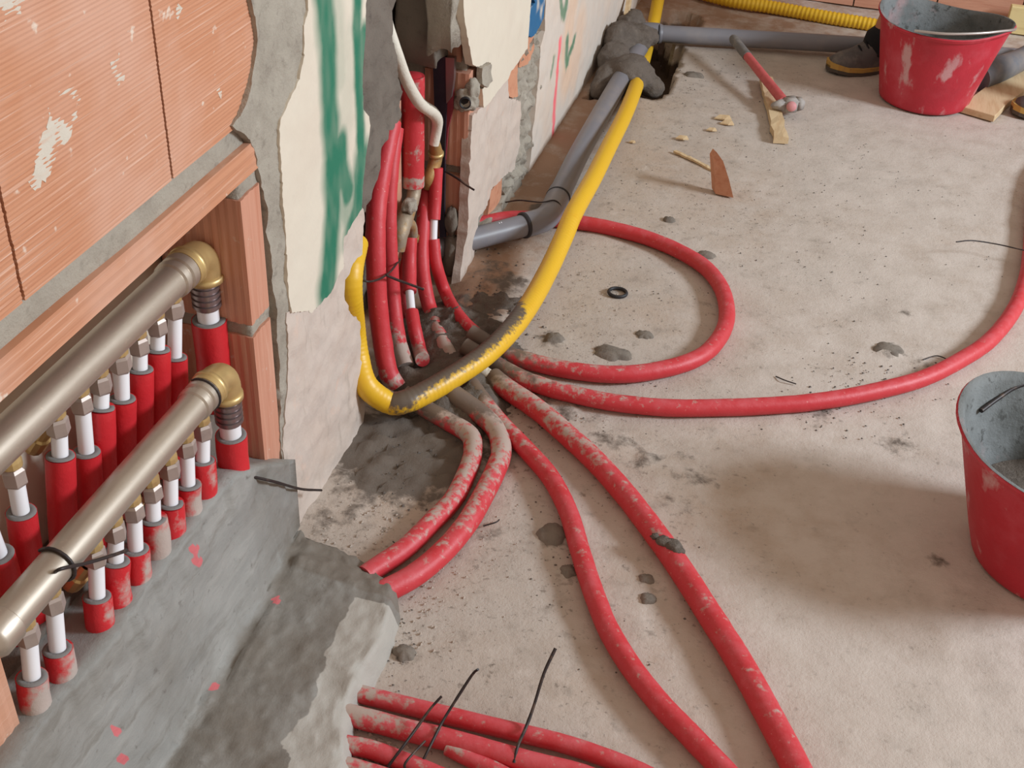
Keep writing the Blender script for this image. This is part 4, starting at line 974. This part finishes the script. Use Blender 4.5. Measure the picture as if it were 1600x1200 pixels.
# ================================================================== BUCKETS
def bucket(c, h, rb, a, b, ang, label, pinch, handle, fill):
    t = empty('bucket', c, label, 'bucket', 'red rubber mason buckets')
    seg = 56; ca, sa = math.cos(ang), math.sin(ang)
    def ringv(bm, f, z, off=0.0, top=0.0):
        out = []
        for k in range(seg):
            th = 2*PI*k/seg
            rxx = rb+(a-rb)*f+off; ryy = rb+(b-rb)*f+off
            x = rxx*math.cos(th); y = ryy*math.sin(th)
            if pinch:
                s_ = max(0, math.cos(th))**5*f*f; x += pinch*s_; y *= 1-.25*s_
            zz = z+top*(.012*math.cos(2*th)+.004*math.sin(3*th))
            q = 1+.012*f*nz(math.cos(th)*2, math.sin(th)*2, 4)
            out.append(bm.verts.new((c[0]+(x*ca-y*sa)*q, c[1]+(x*sa+y*ca)*q, c[2]+zz)))
        return out
    def stitch(bm, R, flip=False):
        for A, B in zip(R, R[1:]):
            for k in range(seg):
                k2 = (k+1) % seg; f = (A[k], A[k2], B[k2], B[k]); bm.faces.new(f if not flip else tuple(reversed(f)))
    bm = bmesh.new(); R = []
    R.append(ringv(bm, 0, .004, -.012)); R.append(ringv(bm, 0, .0, -.006)); R.append(ringv(bm, 0, .004, .0)); R.append(ringv(bm, .03, .012, .001))
    for f in (.15, .3, .45, .6, .75, .88, .96): R.append(ringv(bm, f, h*f, 0, f*f))
    R.append(ringv(bm, .965, h*.965, .004, 1)); R.append(ringv(bm, 1, h, .006, 1)); R.append(ringv(bm, 1, h+.003, .003, 1)); R.append(ringv(bm, 1, h+.001, -.002, 1))
    stitch(bm, R); bm.faces.new(list(reversed(R[0])))
    bmesh.ops.recalc_face_normals(bm, faces=bm.faces)
    sharp(link('shell', bm, M['bucket'], t), 50)
    bm = bmesh.new(); R = [ringv(bm, 1, h+.0036, .0035, 1), ringv(bm, 1, h+.003, -.0025, 1)]
    for f in (.96, .85, .7, .55, .4, .25, .12): R.append(ringv(bm, f, h*f, -.006, f*f))
    R.append(ringv(bm, .06, .012, -.02)); stitch(bm, R); bm.faces.new(R[-1])
    bmesh.ops.recalc_face_normals(bm, faces=bm.faces); bmesh.ops.reverse_faces(bm, faces=bm.faces)
    li = link('inner_lining', bm, M['bucket_in'], t); li['label'] = 'grey cement-coated inside'
    if fill:
        bm = bmesh.new(); R = ringv(bm, fill, h*fill, -.008); R2 = ringv(bm, fill, h*fill+.004, -.05); ce = bm.verts.new((c[0], c[1], c[2]+h*fill+.008))
        for k in range(seg):
            k2 = (k+1) % seg; bm.faces.new((R[k], R[k2], R2[k2], R2[k])); bm.faces.new((R2[k], R2[k2], ce))
        link('mortar_fill', bm, M['heap'], t)
    if handle:
        def rimp(th, out=.0, dz=0): 
            x = (a+out+(pinch*max(0, math.cos(th))**5))*math.cos(th); y = (b+out)*math.sin(th)*(1-.25*max(0, math.cos(th))**5 if pinch else 1)
            return Vector((c[0]+x*ca-y*sa, c[1]+x*sa+y*ca, c[2]+h+dz))
        hp = handle if isinstance(handle[0], Vector) else [rimp(th, .006, dz) for th, dz in handle]
        tube('handle', hp, .0035, M['wire'] if isinstance(handle[0], Vector) else M['steel_wire'], t, 10, .008)
    return t
M['steel_wire'] = mat('bright_wire', (196, 188, 184), 0.35, metallic=0.7)
bucket((0.886, 3.297, 0.004), .222, .117, .163, .155, -.28, 'red mason bucket in front of the worker, white mortar smears on its side', .012, [(-1.75, .002), (-1.3, .010), (-.8, .016), (-.4, .016), (-.1, .012), (.25, .006), (.5, .004)], .25)
bucket((1.079, 1.478, 0.004), .206, .118, .190, .160, -.35, 'red mason bucket cut off by the right photo edge, nearest the viewer', 0, [F(1533, 642, .185), F(1560, 622, .19), F(1592, 603, .20), F(1650, 590, .21)], .4)

# ================================================================== TOOLS AND SCRAPS
# hammer
A = F(1147, 62, .074); B = F(1224, 158, .040)
t = empty('hammer', F(1236, 165, 0), 'mason hammer with a worn red handle and grey grip end lying on a wood splinter', 'hammer')
ax = (B-A).normalized()
tube('handle', [A+ax*.10, A+(B-A)*.5, B], .0125, M['hammer_red'], t, 14, .01, True, .03, radii=[.95, 1.0, 1.05])
tube('grip', [A-ax*.01, A, A+ax*.05, A+ax*.105], .0135, M['hammer_grip'], t, 14, .01, True, .05, radii=[.8, 1.0, .95, 1.0])
hd = Vector((ax.y, -ax.x, -.02)).normalized()
hc = F(1234, 163, .034)
bm = bmesh.new()
def hexa(c, u, v, w, du, dv, dw, tu=1.0):
    vs = []
    for s, k in ((-1, 1), (1, tu)):
        for (p, q) in ((-1, -1), (1, -1), (1, 1), (-1, 1)): vs.append(bm.verts.new(c+u*du*s+v*dv*p*k+w*dw*q*k))
    for f in ((3, 2, 1, 0), (4, 5, 6, 7), (0, 1, 5, 4), (1, 2, 6, 5), (2, 3, 7, 6), (3, 0, 4, 7)): bm.faces.new([vs[i] for i in f])
up = ax.cross(hd)
hexa(hc, hd, ax, up, .018, .017, .017); hexa(hc-hd*.026, hd, ax, up, .011, .013, .013, 1.2); hexa(hc+hd*.034, hd, ax, up, .018, .016, .014, .35)
bmesh.ops.recalc_face_normals(bm, faces=bm.faces); bmesh.ops.bevel(bm, geom=bm.edges[:], offset=.003, segments=2, affect='EDGES')
link('head', bm, M['hammer_head'], t, True)
bm = bmesh.new(); lathe(bm, [(0, .005), (.010, .004), (.013, 0), (.013, -.008)], hc-Vector(CAM-hc).normalized()*-.018+ax*.012, (CAM-hc)+Vector((.2, -.5, 0)), 16); bmesh.ops.recalc_face_normals(bm, faces=bm.faces)
link('eye_face', bm, M['hammer_pink'], t)
def plank(name, pts, wd, th, label, cat='wood', splinter=0.004, group=None, mt=None):
    """pts: centre line on the floor"""
    bm = bmesh.new(); rows = []
    n = 14; a = pts
    for i in range(n+1):
        f = i/n*(len(a)-1); k = min(int(f), len(a)-2); p = a[k].lerp(a[k+1], f-k); d = (a[-1]-a[0]).normalized(); s = Vector((-d.y, d.x, 0)).normalized()
        ww = wd*(1+.5*splinter/.004*.2*nz(i*.9, 2)); e = splinter*nz(i*1.3, 7)
        rows.append([bm.verts.new(p+s*(u*ww+e)+Vector((0, 0, v*th+splinter*.5*nz(i, u*5)))) for u, v in ((-.5, 0), (.5, 0), (.5, 1), (.1, 1.05), (-.5, 1))])
    for A_, B_ in zip(rows, rows[1:]):
        for k in range(5): bm.faces.new((A_[k], A_[(k+1) % 5], B_[(k+1) % 5], B_[k]))
    bm.faces.new(list(reversed(rows[0]))); bm.faces.new(rows[-1]); bmesh.ops.recalc_face_normals(bm, faces=bm.faces)
    return tag(link(name, bm, mt or M['wood'], None, False), label, cat, group)
plank('wood_splinter', [F(1196, 128, .004), F(1205, 165, .004), F(1220, 224, .004)], .034, .016, 'thick pale wood splinter under the hammer head', splinter=.006)
plank('wood_sliver', [F(1054, 238, .002), F(1085, 252, .002), F(1118, 270, .002)], .009, .005, 'thin pale wood sliver lying left of the clay shard', splinter=.003)
def flat_box(name, pl, z0, th, label, cat, mt):
    bm = bmesh.new(); a = [bm.verts.new((F(x, y, z0).x, F(x, y, z0).y, z0)) for x, y in pl]; b = [bm.verts.new(v.co+Vector((0, 0, th))) for v in a]
    for i in range(len(pl)):
        k = (i+1) % len(pl); bm.faces.new((a[i], a[k], b[k], b[i]))
    bm.faces.new(list(reversed(a))); bm.faces.new(b); bmesh.ops.recalc_face_normals(bm, faces=bm.faces)
    bmesh.ops.bevel(bm, geom=bm.edges[:], offset=.0015, segments=1, affect='EDGES')
    return tag(link(name, bm, mt, None, False), label, cat)
flat_box('wooden_plank', [(1497, 175), (1552, 191), (1572, 170), (1640, 120), (1590, 110), (1560, 128)], .002, .018, 'pale wooden plank lying beside the bucket on the right', 'plank', M['wood'])
M['pale_board'] = mat('pale_yellow_board', (226, 206, 150), .7, layers=[((8, 60, 60), 4, .5, .7, (206, 182, 128), .7)])
bm = bmesh.new(); q = FY(1562, 74, 3.99); q2 = FY(1700, 92, 3.99)
box(bm, (q.x, 3.985, .002), (q.x+.5, 4.015, .085)); bmesh.ops.recalc_face_normals(bm, faces=bm.faces); bmesh.ops.bevel(bm, geom=bm.edges[:], offset=.002, segments=1, affect='EDGES')
tag(link('timber_board', bm, M['pale_board'], None, False), 'pale yellow board on edge at the foot of the far wall', 'board')
# clay shard standing
bm = bmesh.new(); b = F(1128, 308, 0); dpt = Vector((0.0, .035, 0))
pl = [F(1118, 302, .003), F(1145, 309, .003)]
prof = [(1118, 303), (1146, 309), (1139, 280), (1130, 252), (1120, 238), (1115, 246)]
y0 = F(1130, 306, .002).y
va = [bm.verts.new(FY(px, py, y0-.004*i % .01)) for i, (px, py) in enumerate(prof)]
vb = [bm.verts.new(v.co+Vector((-.012+.004*nz(i), .026, -.004 if v.co.z > .02 else 0))) for i, v in enumerate(va)]
for v in va+vb: v.co.z = max(v.co.z, .001)
for i in range(len(va)):
    k = (i+1) % len(va); bm.faces.new((va[i], va[k], vb[k], vb[i]))
bm.faces.new(va); bm.faces.new(list(reversed(vb))); bmesh.ops.recalc_face_normals(bm, faces=bm.faces)
bmesh.ops.subdivide_edges(bm, edges=bm.edges[:], cuts=1, use_grid_fill=True); bmesh.ops.triangulate(bm, faces=bm.faces[:])
tag(link('clay_shard', bm, M['shard'], None, False), 'pointed orange clay shard standing on the floor above the loop', 'shard')
# wood chips
for i, (px, py, s, lab) in enumerate([(1130, 186, .022, 'pale wood chip, upper one of a pair left of the splinter'), (1136, 194, .018, 'pale wood chip, lower one of a pair left of the splinter'), (1112, 204, .013, 'small curled wood shaving below the pair of chips'), (1066, 217, .016, 'thin wood shaving left of the chips'), (988, 223, .008, 'tiny pale chip close to the yellow hose')]):
    c = F(px, py, .002); bm = bmesh.new()
    vs = [(-1, -.4, 0), (.2, -.6, .1), (1, -.1, .0), (.6, .5, .25), (-.5, .4, .2)]
    a_ = [bm.verts.new(c+Vector(v)*s) for v in vs]; b_ = [bm.verts.new(c+Vector(v)*s+Vector((0, 0, .003))) for v in vs]
    for k in range(5): bm.faces.new((a_[k], a_[(k+1) % 5], b_[(k+1) % 5], b_[k]))
    bm.faces.new(list(reversed(a_))); bm.faces.new(b_); bmesh.ops.recalc_face_normals(bm, faces=bm.faces)
    tag(link('wood_chip', bm, M['wood'], None, False), lab, 'wood chip', 'wood chips on the floor')
# crumbs and grit
def crumbs(name, areas, mt, label):
    bm = bmesh.new()
    for (px, py, sx, sy, n, s0, s1) in areas:
        for _ in range(n):
            a = px+random.gauss(0, sx); b = py+random.gauss(0, sy); c = F(a, b, .001)
            if c.x < .02 or (c.x < .21 and c.y < 1.16): continue
            s = random.uniform(s0, s1)*.75; vs = []
            for d in ((1, 0, 0), (-1, 0, 0), (0, 1, 0), (0, -1, 0), (0, 0, .8), (0, 0, -.6)):
                vs.append(bm.verts.new(c+Vector(d)*s*random.uniform(.6, 1.2)))
            for f in ((0, 2, 4), (2, 1, 4), (1, 3, 4), (3, 0, 4), (2, 0, 5), (1, 2, 5), (3, 1, 5), (0, 3, 5)): bm.faces.new([vs[i] for i in f])
    tag(link(name, bm, mt, None, False), label, 'debris', kind='stuff')
crumbs('grit', [(560, 830, 50, 40, 160, .0012, .004), (660, 940, 40, 40, 90, .0012, .004), (590, 1150, 30, 25, 90, .002, .006), (950, 450, 120, 90, 130, .001, .003), (900, 660, 60, 30, 60, .001, .003), (1250, 400, 200, 160, 100, .001, .0022), (760, 850, 60, 60, 70, .001, .003), (560, 1185, 20, 12, 60, .003, .007)], M['crumb'], 'pale grit and mortar crumbs scattered over the floor')
crumbs('mortar_crumbs', [(640, 690, 45, 45, 260, .0015, .005), (800, 640, 70, 40, 140, .0012, .004), (950, 500, 110, 70, 110, .001, .003), (1130, 130, 60, 25, 40, .0015, .004), (1290, 260, 120, 80, 170, .001, .0032), (1300, 400, 150, 90, 120, .001, .003), (1080, 480, 120, 120, 90, .001, .003), (1330, 590, 80, 25, 90, .0012, .004), (1300, 650, 60, 20, 50, .0012, .004), (1000, 920, 50, 60, 70, .0012, .004), (620, 980, 12, 50, 60, .0015, .004), (880, 860, 30, 50, 60, .001, .0035), (1050, 300, 120, 80, 80, .001, .003), (760, 470, 40, 40, 120, .0015, .005)], M['crumb_dark'], 'dark mortar crumbs scattered over the floor')

# ================================================================== PERSON at the far bucket
def person():
    t = empty('person', (0.95, 3.5, 0), 'person with bare shin, black sock and dusty grey shoes striding behind the far bucket', 'person')
    tF = F(1294, 113, .0); dF = Vector((.82, .57, 0)).normalized(); ankF = tF+dF*.155+Vector((0, 0, .085)); ankR = Vector((1.33, 3.33, .085))
    kF = Vector((ankF.x+.10, 3.52, .50)); kR = Vector((1.27, 3.36, .50)); hip = Vector((1.06, 3.43, .92))
    V = [(hip, .135), (hip+Vector((-.02, .09, -.05)), .105), (kF.lerp(hip+Vector((0, .09, -.05)), .5), .088), (kF, .060), (kF.lerp(ankF, .3)+Vector((.018, 0, 0)), .060), (kF.lerp(ankF, .75), .040), (ankF, .036),
         (hip+Vector((.02, -.09, -.05)), .105), (kR.lerp(hip+Vector((0, -.09, -.05)), .5), .088), (kR, .060), (kR.lerp(ankR, .3)+Vector((.018, 0, 0)), .060), (kR.lerp(ankR, .75), .040), (ankR, .036),
         (hip+Vector((-.06, 0, .18)), .125), (hip+Vector((-.16, 0, .36)), .14), (hip+Vector((-.25, 0, .48)), .075), (hip+Vector((-.30, 0, .55)), .055), (hip+Vector((-.36, 0, .64)), .095), (hip+Vector((-.39, 0, .74)), .085),
         (hip+Vector((-.22, .19, .42)), .058), (hip+Vector((-.28, .23, .16)), .044), (hip+Vector((-.42, .20, -.02)), .032), (hip+Vector((-.22, -.19, .42)), .058), (hip+Vector((-.26, -.24, .16)), .044), (hip+Vector((-.40, -.20, -.02)), .032)]
    E = [(0, 1), (1, 2), (2, 3), (3, 4), (4, 5), (5, 6), (0, 7), (7, 8), (8, 9), (9, 10), (10, 11), (11, 12), (0, 13), (13, 14), (14, 15), (15, 16), (16, 17), (17, 18), (14, 19), (19, 20), (20, 21), (14, 22), (22, 23), (23, 24)]
    for wr in (21, 24):                                             # palm, four fingers and a thumb
        p = V[wr][0]; V.append((p+Vector((-.06, 0, -.045)), .030)); pi = len(V)-1; E.append((wr, pi))
        for f in range(4):
            b = V[pi][0]+Vector((-.02, (f-1.5)*.021, -.02)); V.append((b, .010)); i0 = len(V)-1; E.append((pi, i0))
            l = (.036, .042, .040, .030)[f]; V.append((b+Vector((-l*.6, 0, -l)), .009)); E.append((i0, i0+1)); V.append((b+Vector((-l*.4, 0, -l*1.9)), .008)); E.append((i0+1, i0+2))
        V.append((p+Vector((-.03, .035, -.06)), .010)); E.append((wr, len(V)-1)); V.append((p+Vector((-.05, .045, -.095)), .008)); E.append((len(V)-2, len(V)-1))
    me = bpy.data.meshes.new('body'); me.from_pydata([v[0] for v in V], E, [])
    o = bpy.data.objects.new('body', me); COL.objects.link(o)
    md = o.modifiers.new('skin', 'SKIN'); md.use_smooth_shade = True
    for i, (p, r) in enumerate(V): o.data.skin_vertices[0].data[i].radius = (r, r)
    o.data.skin_vertices[0].data[0].use_root = True
    o.modifiers.new('sub', 'SUBSURF').levels = 2; o.modifiers['sub'].render_levels = 2
    dg = bpy.context.evaluated_depsgraph_get(); ev = o.evaluated_get(dg); nm = bpy.data.meshes.new_from_object(ev)
    bpy.data.objects.remove(o)
    nm.materials.clear(); nm.materials.append(M['skin'])
    o = bpy.data.objects.new('body', nm); COL.objects.link(o); o.parent = t; o.matrix_parent_inverse = Matrix.Translation(t.location).inverted()
    # clothes grown from the body surface
    def wear(name, test, off, mt):
        bm = bmesh.new(); bm.from_mesh(nm); bm.normal_update()
        dl = [f for f in bm.faces if not test(f.calc_center_median())]
        bmesh.ops.delete(bm, geom=dl, context='FACES')
        for v in bm.verts: v.co += v.normal*off
        return link(name, bm, mt, t)
    wear('shorts', lambda c: .56 < c.z < .98 and abs(c.x-1.08) < .30 and not (c.x < .84), .012, M['cloth'])
    wear('shirt', lambda c: c.z > .95 and c.z < 1.42 and c.x > hip.x-.31 and not (c.z < 1.10 and abs(c.y-3.43) > .17), .012, M['shirt'])
    wear('hair', lambda c: c.z > hip.z+.72 or (c.z > hip.z+.58 and c.x > hip.x-.36), .006, M['hair'])
    for s in (-1, 1):
        bm = bmesh.new(); blob(bm, hip+Vector((-.46, s*.032, .70)), .010, 0, sub=2); link('eye', bm, M['dark'], t)
        bm = bmesh.new(); blob(bm, hip+Vector((-.355, s*.09, .68)), (.02, .010, .03), .1, sub=2); link('ear', bm, M['skin'], t)
    bm = bmesh.new(); blob(bm, hip+Vector((-.47, 0, .665)), (.02, .014, .022), .1, sub=2); link('nose', bm, M['skin'], t)
    bm = bmesh.new(); blob(bm, hip+Vector((-.445, 0, .625)), (.012, .026, .006), .1, sub=2); link('mouth', bm, M['hammer_pink'], t)
    def shoe(toe, ank, z0=0.0):
        d = Vector((ank.x-toe.x, ank.y-toe.y, 0)).normalized(); s = Vector((-d.y, d.x, 0)); L = .275
        # stations: distance from toe, half width, height of the upper, drop
        st = [(0.0, .010, .030), (.012, .030, .045), (.04, .043, .056), (.08, .048, .064), (.12, .045, .085), (.14, .041, .108), (.17, .038, .112), (.21, .037, .108), (.235, .034, .102), (.250, .020, .090)]
        bm = bmesh.new(); rows = []
        for (u, hw, hh) in st:
            c = Vector((toe.x, toe.y, z0))+d*u; row = []
            for k in range(13):
                a = PI*k/12; x = math.cos(a)*hw*(1 if math.sin(a) < .5 else .98); z = .018+(hh-.018)*math.sin(a)**.8
                row.append(bm.verts.new(c+s*x+Vector((0, 0, z))))
            rows.append(row)
        for A_, B_ in zip(rows, rows[1:]):
            for k in range(12): bm.faces.new((A_[k], A_[k+1], B_[k+1], B_[k]))
        bm.faces.new(rows[0]); bm.faces.new(list(reversed(rows[-1])))
        bmesh.ops.recalc_face_normals(bm, faces=bm.faces)
        sh = link('shoe', bm, M['shoe'], t); sh['label'] = 'dusty dark grey work shoe'
        for nm_, za, zb, ex, mt in (('midsole', .010, .021, 1.06, M['shoe_sole']), ('outsole', .0, .011, 1.04, M['sole_dark'])):
            bm = bmesh.new(); lo_ = []; hi_ = []
            per = [(u, hw*ex) for u, hw, _ in st]+[(u, -hw*ex) for u, hw, _ in reversed(st)]
            for (u, w_) in per:
                p = Vector((toe.x, toe.y, z0))+d*((u-.13)*1.03+.13)+s*w_; lift = .012 if u < .02 else (.004 if u < .05 else 0)
                lo_.append(bm.verts.new(p+Vector((0, 0, za+lift*.6)))); hi_.append(bm.verts.new(p+Vector((0, 0, zb+lift))))
            for i in range(len(per)):
                k = (i+1) % len(per); bm.faces.new((lo_[i], lo_[k], hi_[k], hi_[i]))
            bm.faces.new(hi_); bm.faces.new(list(reversed(lo_))); bmesh.ops.recalc_face_normals(bm, faces=bm.faces)
            link(nm_, bm, mt, sh, False)
        for k in range(4):
            u = .085+k*.018; c = Vector((toe.x, toe.y, z0))+d*u; hh = .066+k*.0105
            tube('lace', [c+s*(-.022)+Vector((0, 0, hh-.008)), c+Vector((0, 0, hh+.004)), c+s*.022+d*.012+Vector((0, 0, hh-.006))], .0026, M['sock'], sh, 8, .006)
    shoe(tF, ankF)
    tR = F(1580, 178, .0); shoe(tR, tR+Vector((.9, .2, 0)))
    a0 = tF+dF*.155
    tube('sock', [a0+Vector((0, 0, .05)), a0+Vector((.004, 0, .10)), a0.lerp(kF, .14)+Vector((0, 0, .01))], .050, M['sock'], t, 20, .01, True, radii=[1.05, .94, 1.02])
    a1 = tR+Vector((.9, .2, 0)).normalized()*.185
    tube('sock', [a1+Vector((0, 0, .05)), a1+Vector((.0, 0, .10)), a1.lerp(kR, .30)+Vector((0, 0, .03))], .050, M['sock'], t, 20, .01, True, radii=[1.05, .94, 1.02])
person()
